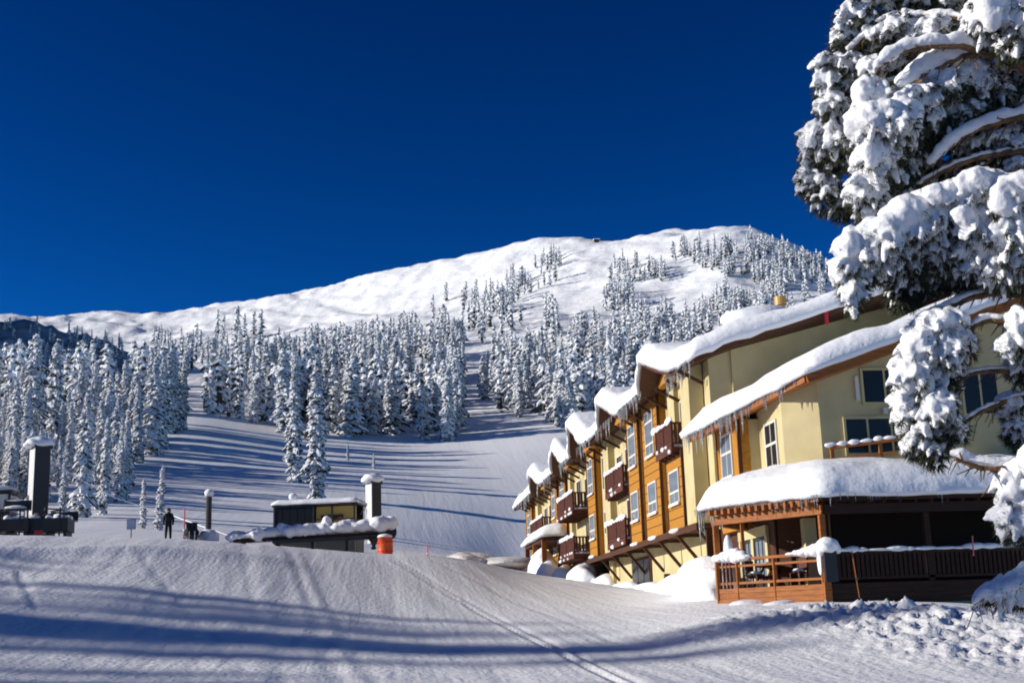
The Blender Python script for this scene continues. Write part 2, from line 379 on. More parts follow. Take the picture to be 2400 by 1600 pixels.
# wooded hill at the left whose steep flank keeps it in the shade
hv = []; hf = []; HN, HM = 90, 40
ridge = curve([(-900,440,520),(-400,520,520),(-200,596,515),(-120,655,512),(-40,730,508),(0,755,506),(60,759,505),(105,764,503),(180,775,500),(250,787,497),(330,825,490),(400,864,482),(470,912,470),(560,970,455),(640,1010,440)])
ha = np.linspace(ridge[0, 0], ridge[-1, 0], HN)
for k in range(HM):
    t = k/(HM-1)
    for j, a in enumerate(ha):
        r1 = np.interp(a, ridge[:, 0], ridge[:, 1]); z1 = np.interp(a, ridge[:, 0], ridge[:, 2])
        if t < .7: s = t/.7; r = 330+(r1-330)*s; z = 40+(z1-40)*s**1.05
        else: s = (t-.7)/.3; r = r1+160*s; z = z1-110*s
        x, y = r*math.sin(a), r*math.cos(a)
        hv.append((x, y, z+(3.0*float(fbm(np.array(x*.07), np.array(y*.07), 3))+1.5*float(vnoise(np.array(x*.4), np.array(y*.4))) if 0 < t < 1 else 0)))
for k in range(HM-1):
    for j in range(HN-1): hf.append((k*HN+j, k*HN+j+1, (k+1)*HN+j+1, (k+1)*HN+j))
HILLM = mat('wooded_hill', (.5, .52, .55), .9, color2=(.12, .13, .13), scale=.16)
o = link('hill', mesh_np('hill', hv, hf, [HILLM], smooth=True)); o['kind'] = 'structure'
#@@REST
# ---------------------------------------------------------------- snow layers
def snow_grid(P, T, seed=0, edge=.55, over=.16, amp=.10, fq=.9, open_u1=False, lip=.06):
    """closed snow layer over a grid P[u][v] of base points, rounded at its rims"""
    P = np.asarray(P, float); nu, nv = P.shape[:2]
    def cum(A, ax):
        d = np.linalg.norm(np.diff(A, axis=ax), axis=-1); c = np.cumsum(d, axis=ax)
        return np.concatenate([np.zeros_like(np.take(c, [0], ax)), c], ax)
    cu = cum(P, 0); cv = cum(P, 1)
    e = np.minimum(cu, 1e9 if open_u1 else cu[-1:]-cu); e = np.minimum(e, np.minimum(cv, cv[:, -1:]-cv))
    q = np.clip(e/edge, 0, 1); prof = np.sqrt(np.clip(1-(1-q)**2, 0, 1))*.80+.20
    tz = T*prof*(1+amp*2*fbm(P[..., 0]*fq+seed, P[..., 1]*fq+seed*1.7, 3))
    top = P.copy(); top[..., 2] += tz
    bot = P.copy(); bot[..., 2] += .012
    c = P.mean((0, 1))
    rim = (q <= 0)
    out = np.zeros_like(P)
    out[0] += (P[0]-P[1])/(np.linalg.norm(P[0]-P[1], axis=-1, keepdims=True)+1e-9)
    if not open_u1: out[-1] += (P[-1]-P[-2])/(np.linalg.norm(P[-1]-P[-2], axis=-1, keepdims=True)+1e-9)
    out[:, 0] += (P[:, 0]-P[:, 1])/(np.linalg.norm(P[:, 0]-P[:, 1], axis=-1, keepdims=True)+1e-9)
    out[:, -1] += (P[:, -1]-P[:, -2])/(np.linalg.norm(P[:, -1]-P[:, -2], axis=-1, keepdims=True)+1e-9)
    w = over*(1+1.2*fbm(P[..., 0]*1.3+5, P[..., 1]*1.3+seed, 2))
    top += out*w[..., None]; bot += out*(w*.75)[..., None]
    bot[..., 2] -= np.where(np.abs(out).sum(-1) > 0, lip*(1+.9*vnoise(P[..., 0]*2.1, P[..., 1]*2.1)), 0)
    n = nu*nv; V = np.concatenate([top.reshape(-1, 3), bot.reshape(-1, 3)]); Fc = []
    ix = lambda i, j: i*nv+j
    for i in range(nu-1):
        for j in range(nv-1):
            a, b, c2, d = ix(i, j), ix(i+1, j), ix(i+1, j+1), ix(i, j+1)
            Fc.append((a, b, c2, d)); Fc.append((n+d, n+c2, n+b, n+a))
    for j in range(nv-1):
        Fc.append((ix(0, j), ix(0, j+1), n+ix(0, j+1), n+ix(0, j)))
        Fc.append((ix(nu-1, j+1), ix(nu-1, j), n+ix(nu-1, j), n+ix(nu-1, j+1)))
    for i in range(nu-1):
        Fc.append((ix(i+1, 0), ix(i, 0), n+ix(i, 0), n+ix(i+1, 0)))
        Fc.append((ix(i, nv-1), ix(i+1, nv-1), n+ix(i+1, nv-1), n+ix(i, nv-1)))
    return V, Fc
def snow_obj(name, P, T, parent, **k):
    V, Fc = snow_grid(P, T, **k)
    return link(name, mesh_np(name, V, Fc, [SNOW], smooth=True), parent)
def clustered(n, e=4):                        # parameters packed at both ends
    t = np.linspace(0, 1, n); return t
def quad_grid(A, B, Cc, D, nu, nv):           # A,B outer edge (v), D,C inner edge
    A, B, Cc, D = (np.array(p, float) for p in (A, B, Cc, D))
    u = np.linspace(0, 1, nu)[:, None, None]; v = np.linspace(0, 1, nv)[None, :, None]
    return (A*(1-v)+B*v)*(1-u)+(D*(1-v)+Cc*v)*u
def icicles(mb, p, q, n, l0, l1, seed):
    rn = random.Random(seed); p = np.array(p, float); q = np.array(q, float)
    for k in range(n):
        t = rn.random(); c = p*(1-t)+q*t+np.array([rn.uniform(-.05, .05), rn.uniform(-.05, .05), 0])
        L = l0+(l1-l0)*rn.random()**3; r = .016+.045*L*rn.uniform(.6, 1.1)
        mb.tube([c+np.array([0, 0, .12]), c-np.array([0, 0, L*.35]), c-np.array([0, 0, L])], [r, r*.6, .004], 5)
    return mb
def snow_lump(mb, c, sx, sy, sz, seed, sub=2):
    mb.blob(c, (sx, sy, sz), sub, .16, seed=seed)

# ---------------------------------------------------------------- the lodge
LG = empty('ski_lodge', (14.0, 60.0, 3.0), 'long cream stucco and cedar lodge with snowy gable roofs, balconies and a covered porch', 'lodge')
INV = Matrix.Translation((-14.0, -60.0, -3.0))
def P_(o):                                     # parts are modelled in world space under the lodge's own origin
    o.matrix_parent_inverse = INV; return o
def part(mb, name, m, smooth=False): return P_(mb.build(name, m, LG, smooth))
def sub(mb, name, m, par, smooth=False):
    o = mb.build(name, m, par, smooth); return o

WX, BX = 13.2, 12.8
# ground storey and upper storeys of the long block
w = MB(); w.box(13.8, 26, 50.0, 76.4, .5, 5.46); w.box(14.6, 26, 76.4, 113, 2, 5.46); part(w, 'wall', CREAM)
w = MB(); w.box(WX, 26, 51.2, 113.2, 5.5, 12.6); part(w, 'wall', CREAM)
w = MB(); w.box(12.72, 14.6, 50.9, 113.3, 5.36, 5.5); w.box(12.66, 12.72, 50.9, 113.3, 5.26, 5.52); part(w, 'floor_edge', TRIM)
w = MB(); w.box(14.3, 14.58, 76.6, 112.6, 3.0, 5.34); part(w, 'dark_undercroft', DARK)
# pilasters in cream
for y0, y1, x in ((50.95, 52.5, 12.7), (71.0, 72.7, 12.82), (54.9, 56.2, 12.98), (86.4, 87.4, 12.9), (104.6, 106.2, 12.85)):
    w = MB(); w.box(x, WX+.1, y0, y1, 5.5 if y0 not in (54.9,) else 9.0, 12.3); part(w, 'pilaster', CREAM)

def window(y0, y1, z0, z1, X, bars_z=(), bars_y=(), glass=GLASS, par=None, sill=True):
    """window in a wall that faces the ski slope (-X)"""
    f = MB(); t = .085; a, b = X-.06, X-.012
    f.box(a, b, y0, y0+t, z0, z1); f.box(a, b, y1-t, y1, z0, z1); f.box(a, b, y0+t, y1-t, z0, z0+t); f.box(a, b, y0+t, y1-t, z1-t, z1)
    for z in bars_z: f.box(a+.004, b, y0+t, y1-t, z-.045, z+.045)
    for y, za, zb in bars_y: f.box(a+.008, b, y-.025, y+.025, za, zb)
    if sill: f.box(X-.13, X-.062, y0-.06, y1+.06, z0-.07, z0-.003)
    o = part(f, 'window', FRAME)
    g = MB(); g.box(X-.03, X-.008, y0+t, y1-t, z0+t, z1-t); sub(g, 'pane', glass, o)
    if sill:
        s = MB(); s.box(X-.12, X-.066, y0, y1, z0+.0, z0+.05); sub(s, 'sill_snow', SNOW, o)
    return o
def end_window(x0, x1, z0, z1, Y, bars_x=(), bars_z=(), glass=GLASSD, frame=CREAM):
    """window in a wall that faces the camera side (-Y)"""
    f = MB(); t = .09; a, b = Y-.07, Y-.012
    f.box(x0, x0+t, a, b, z0, z1); f.box(x1-t, x1, a, b, z0, z1); f.box(x0+t, x1-t, a, b, z0, z0+t); f.box(x0+t, x1-t, a, b, z1-t, z1)
    for x in bars_x: f.box(x-.035, x+.035, a+.005, b, z0+t, z1-t)
    for z in bars_z: f.box(x0+t, x1-t, a+.01, b, z-.03, z+.03)
    o = part(f, 'window', frame); g = MB(); g.box(x0+t, x1-t, Y-.04, Y-.008, z0+t, z1-t); sub(g, 'pane', glass, o); return o

def bay(y0, y1, z0, z1, win, x=BX):
    w = MB(); w.box(x, WX+.05, y0, y1, z0, z1)
    for k in (y0-.035, y1-.065):               # corner boards
        w.box(x-.035, x+.10, k, k+.10, z0, z1, 1)
    w.box(x-.05, WX, y0-.05, y1+.05, z0-.16, z0-.004, 1)
    for z in np.arange(z0+.5, z1-.2, .42): w.box(x-.012, x-.001, y0+.07, y1-.07, z, z+.03, 1)
    part(w, 'bay', [WOOD, TRIM])
    yc = (y0+y1)/2; hw = min(.92, (y1-y0)/2-.45)
    for kind in win:
        if kind == 'lo': window(yc-hw, yc+hw, 6.62, 8.1, x, (7.15,), ((yc, 6.7, 7.1),))
        else: window(yc-hw, yc+hw, 9.32, 11.5, x, (9.9, 10.95), ((yc, 9.4, 9.86), (yc, 11.0, 11.42)))
    s = MB(); s.blob((x-.14, yc, z0-.02), (.16, hw*.9, .10), 1, .2, seed=y0); s.blob((x-.12, yc+.5, z0), (.12, .4, .08), 1, .2, seed=y1)
    part(s, 'ledge_snow', SNOW, True)
bay(53.3, 56.4, 5.5, 8.9, ('lo',))
bay(57.6, 61.3, 5.5, 12.2, ('lo', 'hi'))
bay(62.3, 65.2, 5.5, 12.2, ('lo', 'hi'))
bay(75.6, 78.6, 5.6, 13.0, ('lo', 'hi'))
bay(87.9, 91.2, 5.6, 12.2, ('lo', 'hi'))
bay(92.4, 96.0, 5.6, 12.2, ('lo', 'hi'))
bay(108.2, 112.8, 5.6, 12.3, ('lo', 'hi'))
# windows and doors in the recessed cream wall
for y0, y1, z0, z1 in ((66.2, 67.6, 8.7, 10.8), (66.4, 67.8, 6.0, 8.1), (68.7, 70.2, 9.3, 10.7), (73.2, 75.0, 9.3, 11.3), (73.2, 75.0, 6.7, 8.1),
                       (80.2, 81.7, 8.7, 10.8), (83.4, 85.2, 9.3, 11.0), (80.2, 82, 6.0, 8.0), (98, 99.6, 8.7, 10.8), (101, 102.6, 9.3, 10.8), (98, 99.6, 6, 8.1), (53.2, 54.6, 9.0, 11.1)):
    window(y0, y1, z0, z1, WX, (), (((y0+y1)/2, z0+.1, z1-.1),), GLASSD, sill=False)

def balcony(y0, y1, zf, x0=12.3, x1=WX):
    w = MB(); w.box(x0, x1-.005, y0, y1, zf-.18, zf); w.box(x0-.04, x0-.003, y0-.04, y1+.04, zf-.26, zf+.06)
    for y in np.arange(y0+.2, y1, .8): w.box(x0+.05, x1-.01, y, y+.1, zf-.34, zf-.184)
    o = part(w, 'balcony', BALC)
    r = MB(); zt = zf+1.08
    r.box(x0-.03, x0+.09, y0-.03, y1+.03, zt-.09, zt); r.box(x0, x0+.06, y0, y1, zf+.12, zf+.2)
    for yy in (y0, y1-.07):
        r.box(x0+.09, x1-.01, yy, yy+.07, zt-.09, zt); r.box(x0+.06, x1-.01, yy, yy+.06, zf+.12, zf+.2)
    n = int((y1-y0)/.2)
    for k in range(n): r.box(x0+.01, x0+.05, y0+.06+k*.2, y0+.06+k*.2+.13, zf+.2, zt-.09)
    for k in range(int((x1-x0)/.2)):
        for yy in (y0+.01, y1-.05): r.box(x0+.13+k*.2, x0+.26+k*.2, yy, yy+.04, zf+.2, zt-.09)
    for yy in (y0, (y0+y1)/2, y1): r.box(x0-.025, x0+.095, yy-.05, yy+.05, zf-.2, zt+.03)
    sub(r, 'railing', BALC, o)
    s = MB(); rn = random.Random(int(y0*10+zf))
    yy = y0
    while yy < y1:
        L = rn.uniform(.4, 1.1); h = rn.uniform(.07, .2)
        s.blob((x0+.03, yy+L/2, zt+h*.45), (.12, L*.6, h), 1, .15, seed=yy); yy += L
    for k in range(int((y1-y0)*1.6)):
        s.blob((x0-.06, y0+rn.random()*(y1-y0), zf+rn.choice((-.18, .08))), (.07, rn.uniform(.1, .28), rn.uniform(.06, .13)), 1, .2, seed=k)
    s.box(x0+.1, x1-.02, y0+.08, y1-.08, zf+.003, zf+.3)
    sub(s, 'balcony_snow', SNOW, o, True)
balcony(53.5, 56.6, 8.95, 12.45)
balcony(65.5, 70.7, 8.62, 12.55); balcony(65.5, 70.7, 5.86, 12.55)
balcony(79.0, 86.0, 8.62, 11.9); balcony(79.2, 86.0, 5.9, 11.9)
balcony(96.8, 104.2, 8.62, 12.2); balcony(96.8, 104.2, 5.9, 12.2)
# diagonal brackets below the overhanging storey
for y in (51.3, 54.9, 58.6, 62.4, 66.6, 70.6, 74.4):
    w = MB(); w.bar((12.78, y, 5.3), (13.78, y, 4.05), .13, .15, 0, (0, 1, 0)); w.box(12.75, 13.8, y-.07, y+.07, 5.2, 5.34); part(w, 'bracket', TRIM)
# ground floor openings
f = MB(); f.box(13.72, 13.79, 65.2, 70.2, 2.9, 5.0); o = part(f, 'window', TRIM)
g = MB(); 
for k in range(3): g.box(13.68, 13.716, 65.4+k*1.55, 66.8+k*1.55, 3.05, 4.85)
sub(g, 'pane', GLASSD, o)
w = MB(); w.box(13.55, 13.79, 61.2, 61.5, 2.9, 3.9); w.box(13.5, 13.78, 61.8, 62.9, 2.85, 3.2); part(w, 'utility_box', TRIM)
w = MB(); w.box(13.6, 13.79, 75.4, 76.6, 2.5, 5.36); part(w, 'pilaster', CREAM)

# main roof: one long slope rising away from the ski slope, with gables that face it
GAB = [(54.4, 2.6, .95), (65.6, 2.5, 1.05), (76.4, 2.6, 1.5), (85.0, 2.5, 1.15), (98.0, 2.8, 1.15)]
def roof_z(x, y):
    ex = 12.0; base = 12.05+(x-ex)*.30
    g = -1.0
    for a, hw, h in GAB: g = np.maximum(g, 12.05+h*(1-np.abs(y-a)/hw))
    z = np.maximum(base, g)
    return np.where(x > 22, np.minimum(z, 15.05-(x-22)*.3), z)
yv = np.unique(np.concatenate([np.linspace(49.0, 115.0, 150)]+[[a-hw, a-hw*.5, a, a+hw*.5, a+hw] for a, hw, h in GAB]))
xv = np.concatenate([[12.0, 12.08, 12.2, 12.4, 12.7], np.linspace(13.0, 26, 22)])
XG, YG = np.meshgrid(xv, yv, indexing='ij')
XO = XG - np.where(XG < 12.9, 0, 0)
for a, hw, h in GAB:                            # gables reach a little further out than the eaves between them
    XO = XO - .45*np.clip(1-np.abs(YG-a)/hw, 0, 1)**.5*np.clip((14-XG)/2, 0, 1)
XO = XO + .5*np.clip((53-YG)/3, 0, 1)*np.clip((14-XG)/2, 0, 1)
ZG = roof_z(XG, YG)
RP = np.stack([XO, YG, ZG], -1)
def slab(P, th, name, m, parent=None):
    nu, nv = P.shape[:2]; n = nu*nv; B2 = P.copy(); B2[..., 2] -= th
    V = np.concatenate([P.reshape(-1, 3), B2.reshape(-1, 3)]); Fc = []
    ix = lambda i, j: i*nv+j
    for i in range(nu-1):
        for j in range(nv-1):
            a, b, c2, d = ix(i, j), ix(i+1, j), ix(i+1, j+1), ix(i, j+1)
            Fc.append((a, b, c2, d)); Fc.append((n+d, n+c2, n+b, n+a))
    for j in range(nv-1):
        Fc.append((ix(0, j), ix(0, j+1), n+ix(0, j+1), n+ix(0, j))); Fc.append((ix(nu-1, j+1), ix(nu-1, j), n+ix(nu-1, j), n+ix(nu-1, j+1)))
    for i in range(nu-1):
        Fc.append((ix(i+1, 0), ix(i, 0), n+ix(i, 0), n+ix(i+1, 0))); Fc.append((ix(i, nv-1), ix(i+1, nv-1), n+ix(i+1, nv-1), n+ix(i, nv-1)))
    o = link(name, mesh_np(name, V, Fc, [m]), parent or LG)
    return P_(o) if parent is None else o
roof = slab(RP, .34, 'roof', TRIM)
snow_obj('roof_snow', RP, .72, roof, seed=2.2, amp=.22, edge=.24, over=.2, lip=.2, fq=.6)
# gable faces under the roof peaks
for a, hw, h in GAB:
    w = MB(); x = 11.98
    x = 12.5; V = [(x, a-hw*.6, 11.9), (x, a+hw*.6, 11.9), (x, a, 11.9+h*.75), (x+.7, a-hw*.6, 11.9), (x+.7, a+hw*.6, 11.9), (x+.7, a, 11.9+h*.75)]
    w.add(V, [(0, 1, 2), (5, 4, 3), (0, 3, 4, 1), (1, 4, 5, 2), (2, 5, 3, 0)]); part(w, 'gable', WOOD)
# soffit brackets under the eaves
for y in np.arange(50.4, 113, 2.1):
    w = MB(); w.bar((12.15, y, 11.66), (13.2, y, 11.1), .12, .14, 0, (0, 1, 0)); part(w, 'eave_bracket', TRIM)
ic = MB()
for p0, p1, n in (((12.45, 49.2), (12.2, 53), 46), ((11.8, 56.3), (11.75, 62), 60), ((11.7, 63), (11.7, 68.5), 36), ((11.75, 70), (11.7, 75), 30), ((11.7, 79), (11.7, 84), 26), ((11.75, 88), (11.75, 96), 36), ((11.8, 101), (11.9, 112), 36)):
    icicles(ic, (p0[0], p0[1], 11.78), (p1[0], p1[1], 11.78), n, .12, .95, int(p0[1]))
tag(part(ic, 'icicles', ICE, True), None, None, kind='stuff')

# near end of the long block: cream side wall and the big gable wall turned a little towards the sun
w = MB(); w.box(13.35, 14.3, 50.06, 51.19, 5.5, 12.4); part(w, 'wall', CREAM)
w = MB(); A = np.array([14.3, 49.95]); B = np.array([23.0, 52.55])
V = []
for p in (A, B):
    for q in (0, .3): V += [(p[0]-q*.05, p[1]+q, 5.5), (p[0]-q*.05, p[1]+q, 11.9+.30*(p[0]-12.4))]
w.add(V, [(0, 4, 5, 1), (2, 3, 7, 6), (0, 1, 3, 2), (4, 6, 7, 5), (1, 5, 7, 3), (0, 2, 6, 4)]); part(w, 'gable_wall', CREAM)
w = MB(); w.box(18.0, 18.14, 48.85, 48.97, 13.2, 13.75); part(w, 'rake_end', RED)
# vent cap on the roof
v = MB(); vx, vy, vz = 17.1, 51.6, 14.05
v.tube([(vx, vy, vz-.6), (vx, vy, vz+.62)], .17, 14); v.tube([(vx, vy, vz+.62), (vx, vy, vz+1.0)], [.26, .26], 16)
part(v, 'vent_cap', BRASS)
s = MB(); s.blob((16.2, 51.7, 14.05), (1.6, 1.3, .62), 2, .12, seed=4); part(s, 'vent_snow', SNOW, True)

# lower near wing -------------------------------------------------------------
w = MB()
w.poly([(13.6, 50.9), (13.6, 49.0), (13.6, 45.95), (14.0, 45.9), (14.0, 43.1), (15.05, 42.2), (23, 42.2), (23, 49.9), (14.3, 49.9)][::1], 2.3, 8.9)
w.poly([(14.0, 45.9), (14.0, 43.1), (15.05, 42.2), (23, 42.2), (23, 49.8), (14.35, 49.8)], 8.9, 9.6)
V = [(15.05, 42.2, 9.6), (23, 42.2, 9.6), (23, 42.2, 12.4), (15.05, 42.2, 9.75), (15.05, 42.5, 9.6), (23, 42.5, 9.6), (23, 42.5, 12.4), (15.05, 42.5, 9.75)]
w.add(V, [(0, 1, 2, 3), (7, 6, 5, 4), (0, 4, 5, 1), (1, 5, 6, 2), (2, 6, 7, 3), (3, 7, 4, 0)])
part(w, 'wing_wall', CREAM)
def wing_bay():
    w = MB(); w.box(13.2, 13.62, 45.92, 49.0, 4.9, 8.95)
    for k in (45.885, 48.94): w.box(13.165, 13.3, k, k+.10, 4.9, 8.95, 1)
    part(w, 'bay', [WOOD, TRIM])
    window(46.75, 48.3, 6.9, 8.6, 13.2, (7.85,), ((47.5, 6.98, 8.52),))
wing_bay()
window(43.7, 45.1, 6.55, 8.55, 14.0, (7.75,), ((44.4, 6.63, 8.46),), GLASSD)
end_window(16.6, 18.3, 8.75, 10.05, 42.2, (17.45,))
end_window(15.85, 18.4, 7.0, 8.35, 42.2, (16.7, 17.55), ())
end_window(20.2, 21.6, 8.3, 9.9, 42.2, (20.9,))
w = MB(); w.box(16.38, 16.5, 42.08, 42.19, 8.9, 9.75); part(w, 'shutter', FRAME)
w = MB(); w.box(18.42, 18.52, 42.08, 42.19, 8.9, 9.75); part(w, 'shutter', FRAME)
w = MB(); w.box(17.28, 17.42, 42.0, 42.19, 8.42, 8.62); part(w, 'wall_lamp', FRAME)
w = MB(); w.box(19.2, 19.32, 42.07, 42.19, 6.5, 11.0); part(w, 'drain_pipe', TRIM)
# small upper deck rail on top of the porch
w = MB(); w.bar((15.2, 41.9, 7.25), (18.5, 41.25, 7.52), .14, .11); w.bar((15.2, 41.9, 6.85), (18.5, 41.25, 7.1), .08, .08)
for t in (0.02, .5, .98): q = np.array((15.2, 41.9, 0))*(1-t)+np.array((18.5, 41.25, 0))*t; w.box(q[0]-.06, q[0]+.06, q[1]-.05, q[1]+.05, 6.3, 7.3+.2*t)
o = part(w, 'upper_deck_rail', RAILW)
s = MB()
for t in np.linspace(.02, .98, 9): q = np.array((15.2, 41.9, 7.33))*(1-t)+np.array((18.5, 41.25, 7.6))*t; s.blob(q, (.24, .1, .07+.05*math.sin(t*40)**2), 1, .2, seed=t*9)
sub(s, 'rail_snow', SNOW, o, True)
# wing roof
WR = quad_grid((12.0, 48.8, 8.80), (14.35, 41.15, 9.72), (24.5, 41.15, 13.2), (24.5, 49.6, 13.2), 26, 40)
WR[..., 2] = np.minimum(WR[..., 2], 12.9)
WR[..., 2] += .10*np.clip(1-np.linspace(0, 1, 26)[:, None]*6, 0, 1)*0
wroof = slab(WR, .36, 'roof', RAILW)
snow_obj('roof_snow', WR, .76, wroof, seed=6.1, amp=.16, edge=.45, over=.2, lip=.1, fq=.5)
w = MB(); w.bar((12.06, 48.8, 8.62), (14.30, 41.2, 9.54), .08, .30); w.bar((14.32, 41.1, 9.52), (24.5, 41.1, 13.0), .08, .34); part(w, 'fascia', RAILW)
ic = MB(); icicles(ic, (11.9, 48.8, 8.6), (13.1, 44.9, 9.05), 74, .12, .95, 5); icicles(ic, (13.1, 44.9, 9.05), (14.2, 41.3, 9.5), 36, .08, .45, 6)
tag(part(ic, 'icicles', ICE, True), None, None, kind='stuff')

# porch: angled left side, straight front -----------------------------------------
Lp, Np = np.array([11.3, 42.9]), np.array([13.85, 39.5])
E2 = np.array([24.0, 39.5])
outer = [(13.6, 47.2)]+[(10.95, 43.45)]+[(13.75, 39.15)]+[(24.5, 39.1)]
inner = [(14.0, 46.9), (14.0, 45.0), (15.0, 42.15), (24.5, 42.15)]
def polyl(pts, ts):
    pts = np.array(pts, float); return np.stack([np.interp(ts, np.linspace(0, 1, len(pts)), pts[:, k]) for k in range(2)], -1)
ts = np.unique(np.concatenate([np.linspace(.02, .98, 120)]))
def rounded(pts):
    p = polyl(pts, ts); 
    for _ in range(9): p[1:-1] = (p[:-2]+2*p[1:-1]+p[2:])/4
    return p
OP, IP = rounded(outer), rounded(inner)
us = np.linspace(0, 1, 18)[:, None, None]
PR = np.zeros((18, len(ts), 3)); PR[..., :2] = OP[None]*(1-us)+IP[None]*us; PR[..., 2] = 5.46+(us[..., 0]**.8)*.95
proof = slab(PR, .14, 'porch_roof', TRIM)
snow_obj('roof_snow', PR, .64, proof, seed=9.3, amp=.14, edge=.9, over=.2, fq=.6)
# eave beam, rafters tails, posts
w = MB(); w.bar((Lp[0]-.05, Lp[1]+.05, 4.95), (Np[0]+.04, Np[1]-.05, 4.98), .16, .30); w.bar((Lp[0], Lp[1]+.1, 4.95), (13.6, 46.6, 4.95), .16, .28)
part(w, 'porch_beam', RAILW)
w = MB(); w.bar((Np[0]+.1, Np[1], 4.98), (24, 39.5, 5.0), .16, .30); part(w, 'porch_beam', DARKSHADE)
d = Np-Lp; nrm = np.array([-d[1], d[0]]); nrm = nrm/np.linalg.norm(nrm)
if nrm[0] > 0: nrm = -nrm
for k in range(15):
    w = MB(); q = Lp+d*(k+.3)/15.2; w.bar((*(q-nrm*1.2), 5.28), (*(q+nrm*.38), 5.2), .09, .18); part(w, 'rafter', RAILW)
for k in range(19):
    w = MB(); x = 14.3+k*.52; w.box(x-.045, x+.045, 39.2, 41.6, 5.14, 5.31); part(w, 'rafter', DARKSHADE)
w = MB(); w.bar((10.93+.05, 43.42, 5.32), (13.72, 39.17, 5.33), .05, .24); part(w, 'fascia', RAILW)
w = MB(); w.bar((13.8, 39.13, 5.33), (24.4, 39.08, 5.34), .05, .24); part(w, 'fascia', DARKSHADE)
ic = MB(); icicles(ic, (10.85, 43.55, 5.28), (13.7, 39.05, 5.3), 95, .1, .42, 11); icicles(ic, (10.8, 43.6, 5.28), (11.6, 42.3, 5.3), 12, .5, 1.0, 13); icicles(ic, (13.9, 39.02, 5.3), (18, 39.0, 5.3), 14, .08, .3, 12)
tag(part(ic, 'icicles', ICE, True), None, None, kind='stuff')
def post(x, y, z0, z1, m=RAILW, s=.09):
    w = MB(); w.box(x-s, x+s, y-s, y+s, z0, z1); part(w, 'post', m)
post(Lp[0]+.03, Lp[1], 2.3, 4.8); post(Np[0]+.02, Np[1]+.02, 2.2, 4.83); post(12.0, 42.05, 3.6, 4.8, RAILW, .05)
for x in (17.3, 20.8): post(x, 39.55, 2.2, 4.83, DARKSHADE)
# deck floor and skirt boards
w = MB(); w.poly([(Lp[0], Lp[1]), (Np[0], Np[1]), (24, 39.5), (24, 42.1), (14.9, 42.1), (13.9, 43.0), (13.5, 46.3)], 2.5, 2.66); part(w, 'deck_floor', RAILW)
rn = random.Random(4)
for k in range(4):                              # boards of the skirt, one by one
    z = 2.02+k*.165
    w = MB(); o_ = nrm*(.03+.006*(k % 2)); w.bar((*(Lp+o_), z+.078), (*(Np+o_), z+.078), .035, .156); part(w, 'board', RAILW)
    w = MB(); w.bar((Np[0]+.06, 39.46-.006*(k % 2), z+.078), (24, 39.46-.006*(k % 2), z+.078), .035, .156); part(w, 'board', DARKSHADE)
w = MB(); w.bar((*(Lp+nrm*.08), 1.98), (*(Np+nrm*.08), 2.0), .06, .2); w.box(Np[0]-.1, Np[0]+.12, 39.36, 39.58, 1.4, 2.72); part(w, 'skirt_rail', RAILW)
# railing of the angled side
w = MB(); zt = 3.62
w.bar((*Lp, zt), (*Np, zt), .13, .09); o = part(w, 'deck_railing', RAILW)
w = MB(); w.bar((*Lp, zt-.22), (*Np, zt-.22), .06, .07); w.bar((*Lp, 2.84), (*Np, 2.84), .06, .08); sub(w, 'rail', RAILW, o)
for t in (.0, .2, .55, .98):
    q = Lp+d*t; w = MB(); w.box(q[0]-.055, q[0]+.055, q[1]-.055, q[1]+.055, 2.2, zt-.04); sub(w, 'post', RAILW, o)
for k in range(4):
    q = Lp+d*(.03+.035*k); w = MB(); w.box(q[0]-.04, q[0]+.04, q[1]-.025, q[1]+.025, 2.3, zt-.1); sub(w, 'baluster', BALC, o)
for t in (.07, .1): pass
s = MB()
for t, h in ((.02, .14), (.07, .18), (.13, .16), (.19, .26), (.24, .2), (.29, .10)):
    q = Lp+d*t; s.blob((q[0], q[1], zt+h*.5), (.22, .26, h), 2, .15, seed=t*30)
sub(s, 'rail_snow', SNOW, o, True)
s = MB()
for t, h in ((.72, .07), (.77, .1), (.82, .14), (.87, .17), (.92, .2), (.98, .24)):
    q = Lp+d*t; s.blob((q[0], q[1], zt+h*.5), (.22, .26, h), 2, .15, seed=t*30)
sub(s, 'rail_snow', SNOW, o, True)
s = MB(); s.blob((11.62, 42.5, zt+.42), (.16, .17, .42), 2, .1, seed=3); part(s, 'post_snow', SNOW, True)
# front railing: snow-capped rail and dense dark balusters
w = MB(); w.box(Np[0]+.12, 24, 39.42, 39.54, zt-.07, zt+.02); o = part(w, 'deck_railing', DARKSHADE)
w = MB(); w.box(Np[0]+.12, 24, 39.46, 39.51, 2.78, 2.86); sub(w, 'rail', DARKSHADE, o)
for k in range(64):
    x = Np[0]+.3+k*.155; w = MB(); w.box(x-.05, x+.05, 39.465, 39.50, 2.866, zt-.072); sub(w, 'baluster', DARKSHADE, o)
s = MB(); x = Np[0]+.2; rn = random.Random(9)
while x < 24:
    L = rn.uniform(.35, 1.0); h = rn.uniform(.045, .12); s.blob((x+L/2, 39.48, zt+.03+h*.5), (L*.58, .12, h), 1, .15, seed=x); x += L*.78
sub(s, 'rail_snow', SNOW, o, True)
